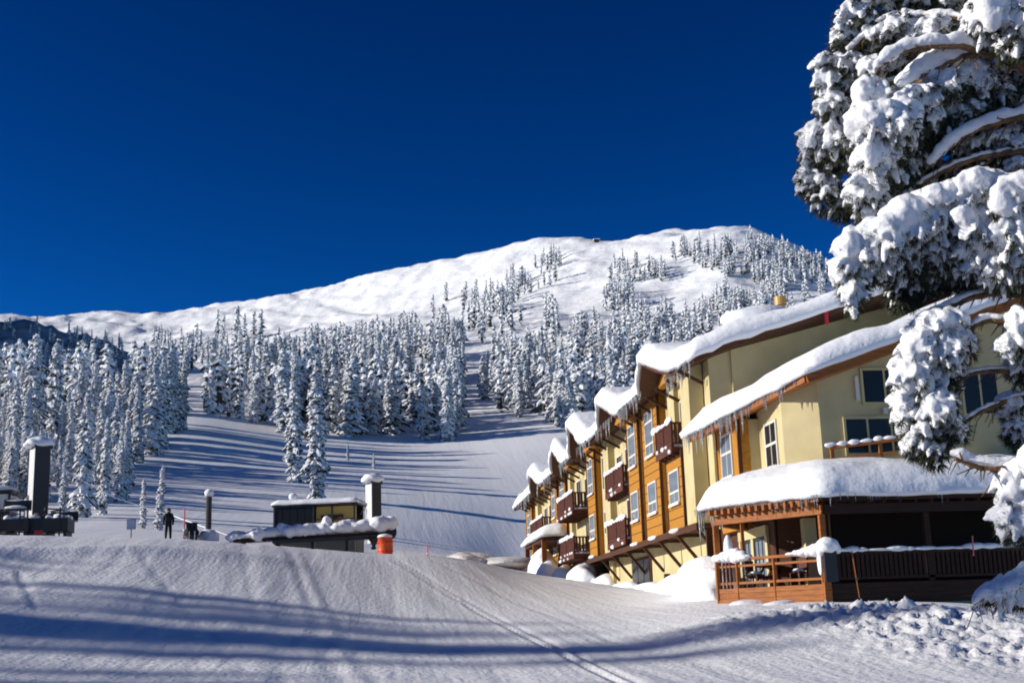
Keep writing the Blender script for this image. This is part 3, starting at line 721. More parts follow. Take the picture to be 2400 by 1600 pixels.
# corner post with a tall snow cap
w = MB(); w.box(Np[0]-.06, Np[0]+.34, 39.3, 39.62, 2.72, 3.66); part(w, 'corner_pedestal', STEEL)
s = MB(); s.blob((Np[0]+.14, 39.45, 3.86), (.36, .3, .26), 3, .12, seed=6); s.blob((Np[0]-.12, 39.6, 3.4), (.07, .16, .5), 2, .15, seed=7); s.blob((Np[0]+.42, 39.36, 3.72), (.1, .1, .14), 2, .1, seed=8); part(s, 'post_snow', SNOW, True)
w = MB(); w.box(13.5, 13.58, 43.3, 50.4, 2.665, 5.36); part(w, 'siding_panel', TRIM)
w = MB(); w.box(12.9, 13.5, 50.3, 50.45, 2.6, 5.2); part(w, 'siding_panel', TRIM)
w = MB(); w.bar((13.6, 43.25, 4.0), (15.0, 42.13, 4.0), .05, 2.66); part(w, 'siding_panel', TRIM)
# under the porch roof: cream door surround with two pairs of glazed doors
w = MB(); w.box(13.40, 13.495, 47.3, 47.52, 2.67, 4.5); w.box(13.40, 13.495, 45.65, 45.95, 2.67, 4.5); w.box(13.40, 13.495, 43.95, 44.2, 2.67, 4.5); w.box(13.38, 13.49, 43.95, 47.52, 4.5, 4.86); part(w, 'door_surround', CREAM)
for y0, y1 in ((45.95, 47.3), (44.2, 45.65)):
    f = MB(); X0, X1 = 13.43, 13.49
    f.box(X0, X1, y0, y0+.09, 2.7, 4.49); f.box(X0, X1, y1-.09, y1, 2.7, 4.49); f.box(X0, X1, y0+.09, y1-.09, 4.38, 4.49); f.box(X0, X1, y0+.09, y1-.09, 2.7, 2.92); f.box(X0+.005, X1, y0+.09, y1-.09, 3.72, 3.77)
    for q in (1/3, 2/3): f.box(X0+.008, X1, y0+(y1-y0)*q-.025, y0+(y1-y0)*q+.025, 2.92, 4.38)
    o = part(f, 'door', STEEL); g = MB(); g.box(13.46, 13.485, y0+.09, y1-.09, 2.92, 4.38); sub(g, 'pane', GLASS, o)
w = MB(); w.box(14.05, 14.45, 41.75, 42.15, 2.7, 4.9); part(w, 'pillar', CREAM)
w = MB(); w.box(15.1, 23, 42.05, 42.16, 2.7, 5.3); part(w, 'porch_shade_panel', DARK)  # near-black panel paints the shade under the porch roof

# far entrance canopy
w = MB(); w.box(11.1, 13.1, 88.4, 99.2, 7.35, 7.6); part(w, 'canopy', TRIM)
CP = quad_grid((10.95, 88.2, 7.62), (10.95, 99.5, 7.62), (13.15, 99.5, 7.7), (13.15, 88.2, 7.7), 10, 30)
P_(snow_obj('canopy_snow', CP, .85, LG, seed=1.2, edge=.8, over=.2))
for x, y in ((11.25, 99.0), (11.25, 94), (11.25, 88.7), (13.0, 88.7)):
    post(x, y, 4.5, 7.34, RAILW, .16)
w = MB(); w.box(12.9, 13.19, 89, 99, 5.0, 7.34); part(w, 'canopy_wall', WOOD)
def remesh(mb, name, m, vox, it=2):
    me = mb.mesh(name, m, True); o = link(name, me)
    md = o.modifiers.new('r', 'REMESH'); md.mode = 'VOXEL'; md.voxel_size = vox; md.use_smooth_shade = True
    sm = o.modifiers.new('s', 'SMOOTH'); sm.iterations = it; sm.factor = .5
    dg = bpy.context.evaluated_depsgraph_get(); m2 = bpy.data.meshes.new_from_object(o.evaluated_get(dg)); o.modifiers.clear(); o.data = m2; m2.name = name
    return o
# ---------------------------------------------------------------- snow banks against the lodge
def bank(name, label, cat, pts, seed, group=None, m=None):
    """one smooth drift out of overlapping mounds, joined by a voxel remesh"""
    mb = MB(); rn = random.Random(seed)
    for (x, y, z, sx, sy, sz) in pts: mb.blob((x, y, z), (sx, sy, sz), 2, .16, seed=rn.random()*50)
    me = mb.mesh(name, m or SNOW, True); o = link(name, me)
    md = o.modifiers.new('remesh', 'REMESH'); md.mode = 'VOXEL'; md.voxel_size = .11; md.use_smooth_shade = True
    sm = o.modifiers.new('smooth', 'SMOOTH'); sm.iterations = 4; sm.factor = .6
    dg = bpy.context.evaluated_depsgraph_get(); m2 = bpy.data.meshes.new_from_object(o.evaluated_get(dg)); o.modifiers.clear(); o.data = m2
    m2.name = name
    tag(o, label, cat, group); return o
bank('snow_bank', 'long ploughed snow bank against the cream ground floor wall beside the porch', 'snow bank',
     [(13.0, 52, 2.6, 1.0, 2.0, 1.5), (12.5, 49.3, 2.6, 1.4, 2.2, 1.45), (12.9, 55.5, 2.7, .9, 2.4, .95), (13.1, 59.5, 2.9, .8, 3, .65), (13.2, 64, 3.1, .6, 3.5, .5), (13.2, 70, 3.4, .7, 4, .45), (12.2, 47.2, 2.4, 1.0, 1.5, 1.2)], 1)
bank('snow_mound', 'rounded white snow mound in front of the dark undercroft of the lodge', 'snow mound',
     [(12.4, 79.6, 4.1, 1.0, 1.6, 1.35), (12.9, 82.6, 4.2, .9, 2.2, .95), (13.4, 77, 3.8, .8, 1.6, .8)], 2)
bank('snow_heap', 'lumpy snow heaps below the snowy entrance canopy', 'snow heap',
     [(11.2, 97, 5.2, 1.0, 1.5, 1.1), (11.6, 92.5, 5.0, 1.1, 1.6, 1.9), (11.5, 89, 4.8, .9, 1.0, 1.2), (10.9, 100.5, 5.5, .8, 1.4, .7), (12.2, 86.5, 4.6, .8, .9, .9)], 3)
c = hit(1150, 1322, 50)
bank('dirty_snow_ridge', 'low brownish snow ridge left of the far lodge entrance', 'snow ridge', [(c[0]-1.5, c[1]+2, c[2]+.1, 2.6, 5, .85), (c[0]+1, c[1]+1, c[2]-.1, 2.6, 4, .6)], 4, m=DIRTY)
s = [(Np[0]-1.3, 40.1, 1.9, .8, .5, .32), (Np[0]-.6, 39.2, 1.85, .7, .5, .28), (Np[0]+1.3, 38.3, 1.6, 1.2, .8, .5), (Np[0]+3, 37.9, 1.5, 1.5, .8, .42), (12.0, 41.6, 2.0, .9, .6, .3)]
bank('porch_snow_bank', 'broken snow shovelled up along the wooden porch skirt', 'snow bank', s, 5)

# deck furniture glimpsed through the railing
t = empty('picnic_table', (13.3, 43.2, 2.66), 'wooden picnic table with patchy snow behind the angled porch railing', 'table', rz=R(-30))
w = MB(); w.box(-.38, .38, -.9, .9, .70, .75); w.build('table_top', BALC, t)
for sx in (-.62, .62): w = MB(); w.box(sx-.13, sx+.13, -.9, .9, .42, .46); w.build('seat', BALC, t)
for sy in (-.6, .6):
    for sx in (-1, 1): w = MB(); w.bar((sx*.55, sy, 0), (sx*.15, sy, .7), .06, .09, 0, (0, 1, 0)); w.build('leg', BALC, t)
    w = MB(); w.box(-.72, .72, sy-.04, sy+.04, .34, .415); w.build('stretcher', BALC, t)
s = MB(); s.blob((0, -.3, .79), (.3, .5, .09), 2, .15, seed=1); s.blob((-.6, .2, .49), (.12, .6, .07), 1, .15, seed=2); s.build('snow', SNOW, t, True)
def chair(x, y, rz, label):
    t = empty('deck_chair', (x, y, 2.66), label, 'chair', 'chairs on the porch deck', rz)
    w = MB(); w.box(-.22, .22, -.22, .22, .42, .46); w.build('seat', BALC, t)
    w = MB(); w.box(-.22, .22, .2, .24, .5, .92); w.build('backrest', BALC, t)
    for sx in (-.19, .19):
        for sy in (-.19, .2): w = MB(); w.box(sx-.02, sx+.02, sy-.02, sy+.02, 0, .42 if sy < 0 else .92); w.build('leg', BALC, t)
    s = MB(); s.blob((0, 0, .5), (.2, .2, .09), 1, .1, seed=x); s.build('snow', SNOW, t, True)
chair(12.5, 42.6, R(40), 'brown deck chair with a snow cushion near the left end of the porch railing')
chair(13.55, 41.2, R(-60), 'brown deck chair with a snow cushion beside the porch corner post')
t = empty('bamboo_pole', (18.6, 39.2, 3.4), 'short red pole sticking up from the dark front railing', 'pole')
w = MB(); w.tube([(0, 0, 0), (.03, 0, .62)], .022, 6); w.build('shaft', PINK, t)
t = empty('marker_pole', (14.75, 39.15, 2.2), 'thin brown pole leaning at the right of the porch corner', 'pole')
w = MB(); w.tube([(0, 0, 0), (-.10, .05, 1.45)], .016, 6); w.build('shaft', RAILW, t)
w = MB(); w.tube([(-.02, 0, .55), (-.03, .01, .62)], .05, 6); w.build('basket', STEEL, t)

def bearing(px, y, r): return at(px, y, r)
# ski poles by the undercroft
for px, lab in ((1383, 'left of two red poles standing in the dark undercroft'), (1399, 'right of two red poles standing in the dark undercroft')):
    p = atX(px, 1342, 13.4); t = empty('red_pole', (13.4, p[1], p[2]-.3), lab, 'pole', 'red poles at the undercroft')
    w = MB(); w.tube([(0, 0, 0), (0, 0, 1.45)], .05, 6); w.build('shaft', RED, t)
    w = MB(); w.box(-.09, .09, -.09, .09, 1.45, 1.53); w.build('cap', SNOW, t)

# ---------------------------------------------------------------- chairlift area
def gz(px, y, r): p = at(px, y, r); return p[0], p[1], ground_z(p[0], p[1])
def mast(px, pytop, pybot, r, wpx, dpx, label, capover):
    b = at(px, pybot, r); tp = at(px, pytop, r); h = tp[2]-b[2]; wd = wpx/F*r; dp = dpx/F*r
    t = empty('lift_mast', (b[0], b[1], b[2]-.6), label, 'lift mast', 'box masts at the lift station')
    w = MB(); w.box(-wd/2, wd/2, -dp/2, dp/2, 0, h+.6); w.build('column', [STEEL], t)
    t.rotation_euler = (0, 0, R(-56))
    w = MB(); w.box(-wd/2, wd/2, -dp/2-.02, -dp/2-.004, .0, h+.6); w.build('lit_face_panel', GALV, t)  # pale panel paints the sunlit face onto the dark column
    w = MB(); w.box(-wd*.62, wd*.62, -dp*.6, dp*.6, h+.6, h+.78); w.build('head_plate', STEEL, t)
    for z in np.arange(1.0, h+.4, .45):
        w = MB(); w.box(-wd/2-.2, -wd/2-.012, -dp*.2, dp*.2, z, z+.04); w.build('rung', STEEL, t)
    s = MB(); s.blob((0, -.05, h+.95), (wd*capover*.85, dp*capover*.9, .36), 3, .12, seed=px); s.blob((-wd*.2, -dp*.45, h+.83), (wd*.6, dp*.6, .2), 2, .12, seed=px+1)
    s.build('snow_cap', SNOW, t, True)
    s = MB(); s.blob((-wd*.3, -.1, .75), (wd*1.3, dp*1.2, .55), 2, .15, seed=px+2); s.build('snow_foot', SNOW, t, True)
    return t
mast(86, 1052, 1238, 80, 32, 34, 'tall box lift mast with a thick snow cap at the left edge', .95)
mast(876, 1134, 1252, 86, 26, 26, 'shorter box lift mast with a wedge of snow right of the lift hut', 1.05)
for px, r, lab, sgn in ((846, 86, 'angled steel stay frame on the left side of the shorter lift mast', -1),):
    b = at(px, 1252, r); g = ground_z(b[0], b[1]); t = empty('stay_frame', (b[0], b[1], g), lab, 'frame')
    w = MB(); w.tube([(-.35, 0, 0), (-.35, 0, 2.0), (.25, 0, 2.9)], .05, 6); w.build('stay', STEEL, t)
    w = MB(); w.tube([(-.35, 0, 1.2), (.3, 0, .9)], .04, 6); w.build('brace', STEEL, t)
    w = MB(); w.tube([(.15, 0, 0), (.15, 0, 2.0)], .04, 6); w.build('stay', STEEL, t)
def lift_chair(px, py, r, lab):
    c = at(px, py, r); t = empty('lift_chair', tuple(c), lab, 'chair', 'chairs parked at the lift')
    w = MB(); w.tube([(0, 0, 1.9), (0, 0, 1.2), (-.15, .05, .7), (-.75, .05, .62), (-.75, 0, .1)], .04, 6); w.build('hanger', STEEL, t)
    w = MB(); w.box(-.75, .75, -.3, .2, .0, .08); w.build('seat', STEEL, t)
    w = MB(); w.box(-.75, .75, .16, .22, .08, .6); w.build('backrest', STEEL, t)
    s = MB(); s.blob((-.1, -.05, .16), (.6, .26, .13), 2, .14, seed=px); s.blob((-.2, .19, .63), (.5, .1, .08), 1, .1, seed=px+1); s.build('snow', SNOW, t, True)
lift_chair(40, 1196, 79, 'snowy lift chair hanging by the hut at the left edge')
lift_chair(150, 1222, 79, 'snowy lift chair parked low right of the tall mast')
# lift hut at the left edge of the photo
b = at(-28, 1240, 82); 
t = empty('lift_hut', (b[0], b[1], b[2]-.4), 'dark lift operator hut with a pale window cut off at the left edge', 'hut')
w = MB(); w.box(-1.6, 1.5, -1.2, 1.2, 0, 1.35); w.build('wall', STEEL, t)
w = MB(); w.box(-1.5, 1.35, -1.05, 1.05, 1.35, 2.35); w.build('window_band', GALV, t)
for x in (-1.55, -.5, .5, 1.42): w = MB(); w.box(x-.06, x+.06, -1.16, -1.04, 1.35, 2.4); w.build('window_post', STEEL, t)
w = MB(); w.box(-1.8, 1.65, -1.35, 1.35, 2.4, 2.55); o = w.build('roof', STEEL, t)
s = MB(); s.blob((0, 0, 2.7), (1.7, 1.3, .32), 3, .1, seed=3); s.build('roof_snow', SNOW, o, True)
# dark loading frames in front of the left mast
for k, (px, wdt, hgt, lab) in enumerate(((25, 2.2, .62, 'low dark loading platform below the hut at the left edge'), (118, 2.2, .72, 'low dark loading platform with snowy lumps right of the tall mast'))):
    b = at(px, 1258, 76); t = empty('loading_platform', (b[0], b[1], ground_z(b[0], b[1])-.05), lab, 'platform', 'loading platforms by the left mast')
    w = MB(); w.box(-wdt/2, wdt/2, -.8, .8, .42, hgt+.45); w.build('deck', STEEL, t)
    for sx in (-1, 0, 1): w = MB(); w.box(sx*wdt*.42-.08, sx*wdt*.42+.08, -.7, .7, 0, .42); w.build('leg', STEEL, t)
    w = MB(); w.tube([(wdt*.36, -.5, hgt+.45), (wdt*.36, -.5, hgt+.9), (-wdt*.1, -.5, hgt+1.0), (-wdt*.2, -.5, hgt+.45)], .05, 6); w.build('guard_rail', STEEL, t)
    w = MB(); w.tube([(-wdt*.3, .1, hgt+.45), (-wdt*.3, .1, hgt+.8)], .3, 10); w.tube([(-wdt*.42, -.3, hgt+.5), (wdt*.1, -.3, hgt+.62)], .14, 8); w.build('motor_housing', STEEL, t)
    for q in (-.48, -.16, .3): w = MB(); w.box(wdt*q-.04, wdt*q+.04, -.84, -.80, .1, hgt+1.0); w.build('fence_post', STEEL, t)
    s = MB(); rn = random.Random(k)
    for j in range(13): s.blob((rn.uniform(-1, 1)*wdt*.45, rn.uniform(-.5, .2), hgt+.5), (rn.uniform(.15, .4), .3, rn.uniform(.1, .24)), 2, .15, seed=j+k*9)
    s.build('snow', SNOW, t, True)
    if k: 
        w = MB(); w.box(-wdt*.30, -wdt*.1, -.86, -.81, .15, .5); w.build('red_marker', RED, t)
# glazed lift hut in the middle
b = at(746, 1256, 88); t = empty('lift_hut', (b[0], b[1], b[2]-.3), 'glazed lift hut with a yellow-lined interior and snowy flat roof beside the shorter mast', 'hut')
S_ = 88/F
x0, x1, xm = -92*S_, 96*S_, -2*S_
w = MB(); w.box(x0, x1, 1.2, 1.3, 0, 2.3); w.box(x0, x1, -1.2, 1.2, -.9, .62); w.build('wall', STEEL, t)
for q in range(5): w = MB(); w.box(x0+.08+(xm-x0-.1)*q/5, x0+.03+(xm-x0-.1)*(q+1)/5, -1.18, -1.12, .68, 2.16); w.build('pane', GLASSD, t)
w = MB(); w.box(x0+.05, xm, -1.11, -1.0, .62, 2.24); w.build('wall', STEEL, t)
t.rotation_euler = (0, 0, R(-12))
w = MB(); w.box(xm+.1, x1-.06, -.75, -.55, .62, 2.2); w.build('lining', mat('yellow_lining', (.72, .50, .14), .7), t)
w = MB(); w.box(x0-.02, x0+.05, -1.2, 1.2, .62, 2.2); w.build('end_panel', BRASS, t)
for x in (x0+.0, xm+.03, xm+1.3, x1-.05): w = MB(); w.box(x-.06, x+.06, -1.22, -1.085, .6, 2.25); w.build('window_post', STEEL, t)
w = MB(); w.box(xm+.1, x1-.1, -1.19, -1.11, 1.28, 1.36); w.build('window_bar', STEEL, t)
w = MB(); w.box(xm+.5, x1-.9, -.9, -.752, 1.25, 1.62); w.build('control_cabinet', BALC, t)
w = MB(); w.box(x0-.15, x1+.15, -1.3, 1.45, 2.25, 2.4); o = w.build('roof', STEEL, t)
SP = quad_grid((x0-.15, -1.3, 2.4), (x1+.15, -1.3, 2.4), (x1+.15, 1.45, 2.4), (x0-.15, 1.45, 2.4), 10, 24)
snow_obj('roof_snow', SP, .34, o, seed=3.3, edge=.35, over=.08)
for px2, zz in ((-60*S_, 2.9),):
    w = MB(); w.tube([(px2, 0, 2.4), (px2, 0, zz)], .1, 8); w.build('vent', STEEL, t); s = MB(); s.blob((px2, 0, zz+.12), (.3, .3, .26), 2, .06, seed=2); s.build('vent_snow', SNOW, t, True)
# long snowy lift boarding frame in front of the hut
pA, pB = at(548, 1264, 78), at(915, 1243, 78)
t = empty('boarding_ramp', tuple(pA), 'long dark lift boarding frame heaped with snow in front of the glazed hut', 'ramp')
dv = np.array(pB)-np.array(pA)
w = MB(); w.bar((0, 0, -.1), dv+np.array((0, 0, -.18)), 1.4, .17); w.build('deck', DARKSHADE, t)
w = MB(); w.bar((dv[0]*.25, -.75, -.24), dv*1.0+np.array((0, -.75, -.42)), .10, .2); w.build('side_beam', STEEL, t)
for q in (.06, .28, .5, .72, .95):
    g = ground_z(*(np.array(pA)+dv*q)[:2]) - pA[2]; w = MB(); w.box(dv[0]*q-.1, dv[0]*q+.1, dv[1]*q-.5, dv[1]*q+.5, min(g, dv[2]*q-.3)-.2, dv[2]*q-.15); w.build('leg', STEEL, t)
s = MB(); rn = random.Random(12)
for j in range(70):
    q = j/69; s.blob(dv*q+np.array((rn.uniform(-.1, .1), rn.uniform(-.42, .3), .12+.26*q)), (rn.uniform(.3, .6), .62, rn.uniform(.2, .40+.2*q)), 2, .2, seed=j)
for q, h in ((.30, .5), (.59, .72), (.97, .35)): s.blob(dv*q+np.array((0, -.2, h+.1*q)), (.27, .25, .30), 2, .1, seed=q*40)
remesh(s, 'snow', SNOW, .07, 3).parent = t
w = MB(); w.tube([(dv[0]*.86, -.5, dv[2]*.86-.3), (dv[0]*.9, -.7, dv[2]*.9-1.1)], .09, 6); w.tube([(dv[0]*.93, -.5, dv[2]*.93-.3), (dv[0]*.88, -.7, dv[2]*.9-1.1)], .09, 6); w.build('strut', STEEL, t)
w = MB(); w.tube([dv*.985+np.array((.1, -.4, -.1)), dv*.985+np.array((.1, .4, -.1))], .42, 14); w.build('bullwheel', STEEL, t)
# orange pad, post, markers
b = at(903, 1296, 75); t = empty('orange_pad', (b[0], b[1], ground_z(b[0], b[1])-.12), 'bright orange crash pad standing at the right end of the boarding frame', 'crash pad')
w = MB(); w.tube([(0, 0, 0), (0, 0, .5), (0, 0, 1.06)], [.42, .46, .43], 14); w.build('pad', ORANGE, t, True)
for z in (.25, .75): w = MB(); w.tube([(0, 0, z), (0, 0, z+.06)], .475, 14); w.build('strap', RED, t)
s = MB(); s.blob((0, 0, 1.12), (.44, .4, .16), 2, .1, seed=3); s.build('snow_cap', SNOW, t, True)
b = at(488, 1262, 76); g = ground_z(b[0], b[1]); tp = at(488, 1160, 76)
t = empty('lift_post', (b[0], b[1], g-.3), 'dark slim post with a ball of snow on top left of the boarding frame', 'post')
w = MB(); w.tube([(0, 0, 0), (0, 0, tp[2]-g+.3)], .17, 10); w.build('shaft', STEEL, t)
s = MB(); s.blob((0, 0, tp[2]-g+.42), (.27, .27, .24), 2, .06, seed=1); s.build('snow_cap', SNOW, t, True)
s = MB(); s.blob((0, -.1, .55), (.62, .5, .5), 2, .15, seed=8); s.build('snow_foot', SNOW, t, True)
for px, yb, yt, r, lab in ((431, 1258, 1184, 77, 'tall pink bamboo marker standing between the skier and the slim post'), (1002, 1312, 1286, 74, 'short orange bamboo marker on the groomed snow right of the orange pad')):
    b = at(px, yb, r); g = ground_z(b[0], b[1]); h = (yb-yt)/F*r
    t = empty('bamboo_marker', (b[0], b[1], g-.1), lab, 'marker')
    w = MB(); w.tube([(0, 0, 0), (0, 0, h+.1)], .05, 6); w.build('cane', PINK, t); w = MB(); w.tube([(0, 0, h*.35), (0, 0, h*.42)], .07, 6); w.build('band', SNOW, t)
b = at(307, 1262, 80); g = ground_z(b[0], b[1])
t = empty('slope_sign', (b[0], b[1], g-.1), 'small square slope sign on a thin post before the two frosted saplings', 'sign')
w = MB(); w.tube([(0, 0, 0), (0, 0, 1.2)], .03, 6); w.build('post', STEEL, t); w = MB(); w.box(-.24, .24, -.05, -.035, .75, 1.3); w.box(-.26, .26, -.034, -.02, .73, 1.32, 1); w.build('board', [SNOW, STEEL], t)
# parked snowmobile
b = at(449, 1262, 75); g = ground_z(b[0], b[1])
t = empty('snowmobile', (b[0], b[1], g-.02), 'dark parked snowmobile seen from behind beside the slim post', 'snowmobile', rz=R(10))
w = MB(); w.blob((0, .7, .55), (.42, .75, .34), 2, .05, seed=1); w.build('hood', CLOTH, t, True)
w = MB(); w.box(-.22, .22, -1.1, .3, .42, .72); w.box(-.26, .26, -1.25, -.9, .3, .95); w.build('seat', CLOTH, t)
w = MB(); w.box(-.25, .25, -1.2, .4, .02, .36); w.build('track', STEEL, t)
for sx in (-.42, .42): w = MB(); w.box(sx-.07, sx+.07, .3, 1.6, .0, .06); w.bar((sx, .8, .05), (sx*.5, .75, .45), .05, .05); w.build('ski', STEEL, t)
w = MB(); w.bar((0, .35, .7), (0, .25, 1.05), .06, .06); w.bar((-.38, .2, 1.05), (.38, .2, 1.05), .05, .05); w.build('handlebar', STEEL, t)
w = MB(); w.box(-.3, .3, .5, .53, .8, 1.12); w.build('windscreen', GLASSD, t)
for sx in (-.18, .12): w = MB(); w.box(sx-.02, sx+.02, -1.3, -1.26, .02, .5); w.build('snow_flap', SNOW, t)
# lift cable: sags over the piste from the tall mast past the saplings
cb = [at(86, 1062, 80), at(200, 1130, 84), at(270, 1166, 92), at(400, 1206, 88), at(488, 1238, 80), at(560, 1262, 78)]
t = empty('lift_rope', tuple(cb[0]), 'frosty rope sagging from the tall mast down to the boarding frame', 'rope')
w = MB(); w.tube([np.array(c)-np.array(cb[0]) for c in cb], .035, 5); w.build('strand', SNOWT, t)

# ---------------------------------------------------------------- people
def person(loc, h, rz, label, top, legs, cat='person', arms=((-.30, -.02, .80), (.30, .06, .82)), skis=False):
    t = empty('person', loc, label, cat, rz=rz)
    J = dict(pelvis=(0, 0, .53), chest=(0, .01, .72), neck=(0, .01, .835), head=(0, .02, .9), headt=(0, .02, .985),
             hl=(-.052, 0, .50), kl=(-.062, .025, .28), al=(-.07, 0, .045), tl=(-.078, .075, .02),
             hr=(.052, 0, .50), kr=(.066, .035, .28), ar=(.075, -.01, .045), tr=(.085, .065, .02),
             sl=(-.10, .005, .80), el=(-.145, -.01, .65), wl=(-.135, .05, .52), fl=(-.13, .07, .47),
             sr=(.10, .005, .80), er=(.15, .01, .65), wr=(.14, .07, .53), fr=(.135, .09, .48))
    ks = list(J); E = [('pelvis', 'chest'), ('chest', 'neck'), ('neck', 'head'), ('head', 'headt'), ('pelvis', 'hl'), ('hl', 'kl'), ('kl', 'al'), ('al', 'tl'), ('pelvis', 'hr'), ('hr', 'kr'), ('kr', 'ar'), ('ar', 'tr'),
         ('chest', 'sl'), ('sl', 'el'), ('el', 'wl'), ('wl', 'fl'), ('chest', 'sr'), ('sr', 'er'), ('er', 'wr'), ('wr', 'fr')]
    rad = dict(pelvis=.085, chest=.095, neck=.042, head=.058, headt=.045, hl=.062, kl=.045, al=.032, tl=.028, hr=.062, kr=.045, ar=.032, tr=.028, sl=.052, el=.04, wl=.03, fl=.024, sr=.052, er=.04, wr=.03, fr=.024)
    me = bpy.data.meshes.new('body'); me.from_pydata([tuple(np.array(J[k])*h) for k in ks], [(ks.index(a), ks.index(b)) for a, b in E], [])
    o = link('body', me, t); md = o.modifiers.new('skin', 'SKIN')
    for i, k in enumerate(ks): me.skin_vertices[0].data[i].radius = (rad[k]*h*1.18, rad[k]*h*1.05); me.skin_vertices[0].data[i].use_root = (k == 'pelvis')
    o.modifiers.new('sub', 'SUBSURF').levels = 2
    dg = bpy.context.evaluated_depsgraph_get(); m2 = bpy.data.meshes.new_from_object(o.evaluated_get(dg)); o.modifiers.clear(); o.data = m2; m2.name = 'body'
    for m in (top, legs, SKIN): m2.materials.append(m)
    for p in m2.polygons:
        z = p.center.z/h; p.material_index = 2 if z > .875 and p.center.y > .03*h else (0 if z > .5 else 1); p.use_smooth = True
    w = MB(); w.blob((0, .008*h, .945*h), (.064*h, .068*h, .06*h), 2); w.build('hat', top, t, True)
    if skis:
        for sx in (-1, 1): w = MB(); w.box(sx*.08*h-.05, sx*.08*h+.05, -.8, .9, .0, .03); w.build('ski', STEEL, t)
        for k, sx in enumerate((-.135, .14)): w = MB(); w.tube([(sx*h, .07*h, .54*h), (sx*1.3*h, .02, .02)], .012, 5); w.build('ski_pole', STEEL, t)
    return t
b = at(394, 1262, 74); person((b[0], b[1], ground_z(b[0], b[1])), 1.78, R(190), 'person in black ski clothes standing by the frosted saplings at the lift', CLOTH, CLOTH)

# ---------------------------------------------------------------- conifers
def crown_mesh(name, seed, h=17.0, n=190, wid=2.3, sub=1, gap=.05, snowf=.0, ts=1.0, core=True):
    rn = random.Random(seed); V0, F0 = ICO[sub]
    mb = MB(); nr = np.random.RandomState(seed); lean = rn.uniform(-.02, .02), rn.uniform(-.02, .02)
    for k in range(n):
        t = rn.random()**.92; z = h*(.03+.96*t)
        Rm = wid*min(1.0, (1-t)**.42*1.0)*(1.0 if t > .12 else .8)*(.55+.6*rn.random())*(.8+.35*math.sin(t*23+seed)*rn.random())+.10
        if rn.random() < gap: continue
        a = k*2.399963+rn.uniform(-.9, .9); L = Rm*rn.uniform(.45, 1.0)
        ca, sa = math.cos(a), math.sin(a); droop = rn.uniform(.5, 1.15)
        V = V0*(1+.8*nr.rand(len(V0), 1)-.4)
        sl, sw, sh = (L*.40+.14)*ts, (.22+.14*L)*rn.uniform(.7, 1.25)*ts, (.20+.09*L)*rn.uniform(.7, 1.35)*ts
        V = V*np.array((sl, sw, sh)); V[:, 2] -= droop*np.clip(V[:, 0]+sl*.5, 0, None)**1.2*.7
        V[:, 0] += L*.62
        X = V[:, 0]*ca-V[:, 1]*sa+lean[0]*z; Y = V[:, 0]*sa+V[:, 1]*ca+lean[1]*z
        W = np.stack([X, Y, V[:, 2]+z-droop*L*.35], -1)
        c = W[F0]; nrm = np.cross(c[:, 1]-c[:, 0], c[:, 2]-c[:, 0]); nz = nrm[:, 2]/(np.linalg.norm(nrm, axis=1)+1e-9)
        sn = (nz+nr.normal(0, .38, len(nz))+rn.uniform(-.25, .25)) > snowf
        base = mb.n; mb.v.append(W); mb.n += len(W)
        for f, q in zip(F0, sn): mb.f.append((int(f[0])+base, int(f[1])+base, int(f[2])+base)); mb.m.append(0 if q else 1)
    for k in range(7 if core else 0):
        t = .08+k*.12; mb.tube([(lean[0]*h*t, lean[1]*h*t, h*t), (lean[0]*h*t, lean[1]*h*t, h*(t+.12))], [wid*.34*(1-t)**.6, wid*.34*max(1-t-.12, .02)**.6], 7, 1, False)
    return mb.mesh(name, [SNOWT, NEEDLE])
TM = bpy.data.meshes.new('x'); 
w = MB(); w.tube([(0, 0, -1.5), (0, 0, 5), (0, 0, 12), (.05, 0, 16.6)], [.26, .2, .12, .02], 8); TRUNK = w.mesh('trunk', BARKF, True)
NEAR_TREES = [crown_mesh('crown', 20+i, n=520, wid=(2.3, 1.9, 2.6, 2.1, 1.6)[i], ts=.95, snowf=-.12) for i in range(5)]
SPARSE = [crown_mesh('crown', 80+i, n=150, wid=2.2, ts=.8, core=False) for i in range(2)]
MID_TREES = [crown_mesh('crown', 40+i, n=280, wid=(2.0, 1.7, 2.3, 1.5)[i], ts=1.15, snowf=-.2) for i in range(4)]
FAR_TREES = [crown_mesh('crown', 60+i, n=34, wid=(2.3, 1.9, 2.6)[i], sub=0, snowf=-.50, ts=2.25) for i in range(3)]
bpy.data.meshes.remove(TM)
def tree(px, py, height, pool, label, group, rmin=15, loc=None, wide=1.0):
    p = hit(px, py, rmin) if loc is None else np.array(loc)
    if p is None: return None
    t = empty('conifer_tree', (p[0], p[1], p[2]-.15), label, 'conifer', group, rz=random.uniform(0, 6.28))
    t.rotation_euler.x = random.gauss(0, .022); t.rotation_euler.y = random.gauss(0, .022)
    s = height/17.0; t.scale = (s*wide*random.uniform(.9, 1.12), s*wide*random.uniform(.9, 1.12), s)
    link('trunk', TRUNK, t); link('crown', random.choice(pool), t); return t
def inpoly(x, y, P):
    c = False; n = len(P)
    for i in range(n):
        x1, y1 = P[i]; x2, y2 = P[(i+1) % n]
        if (y1 > y) != (y2 > y) and x < (x2-x1)*(y-y1)/(y2-y1)+x1: c = not c
    return c
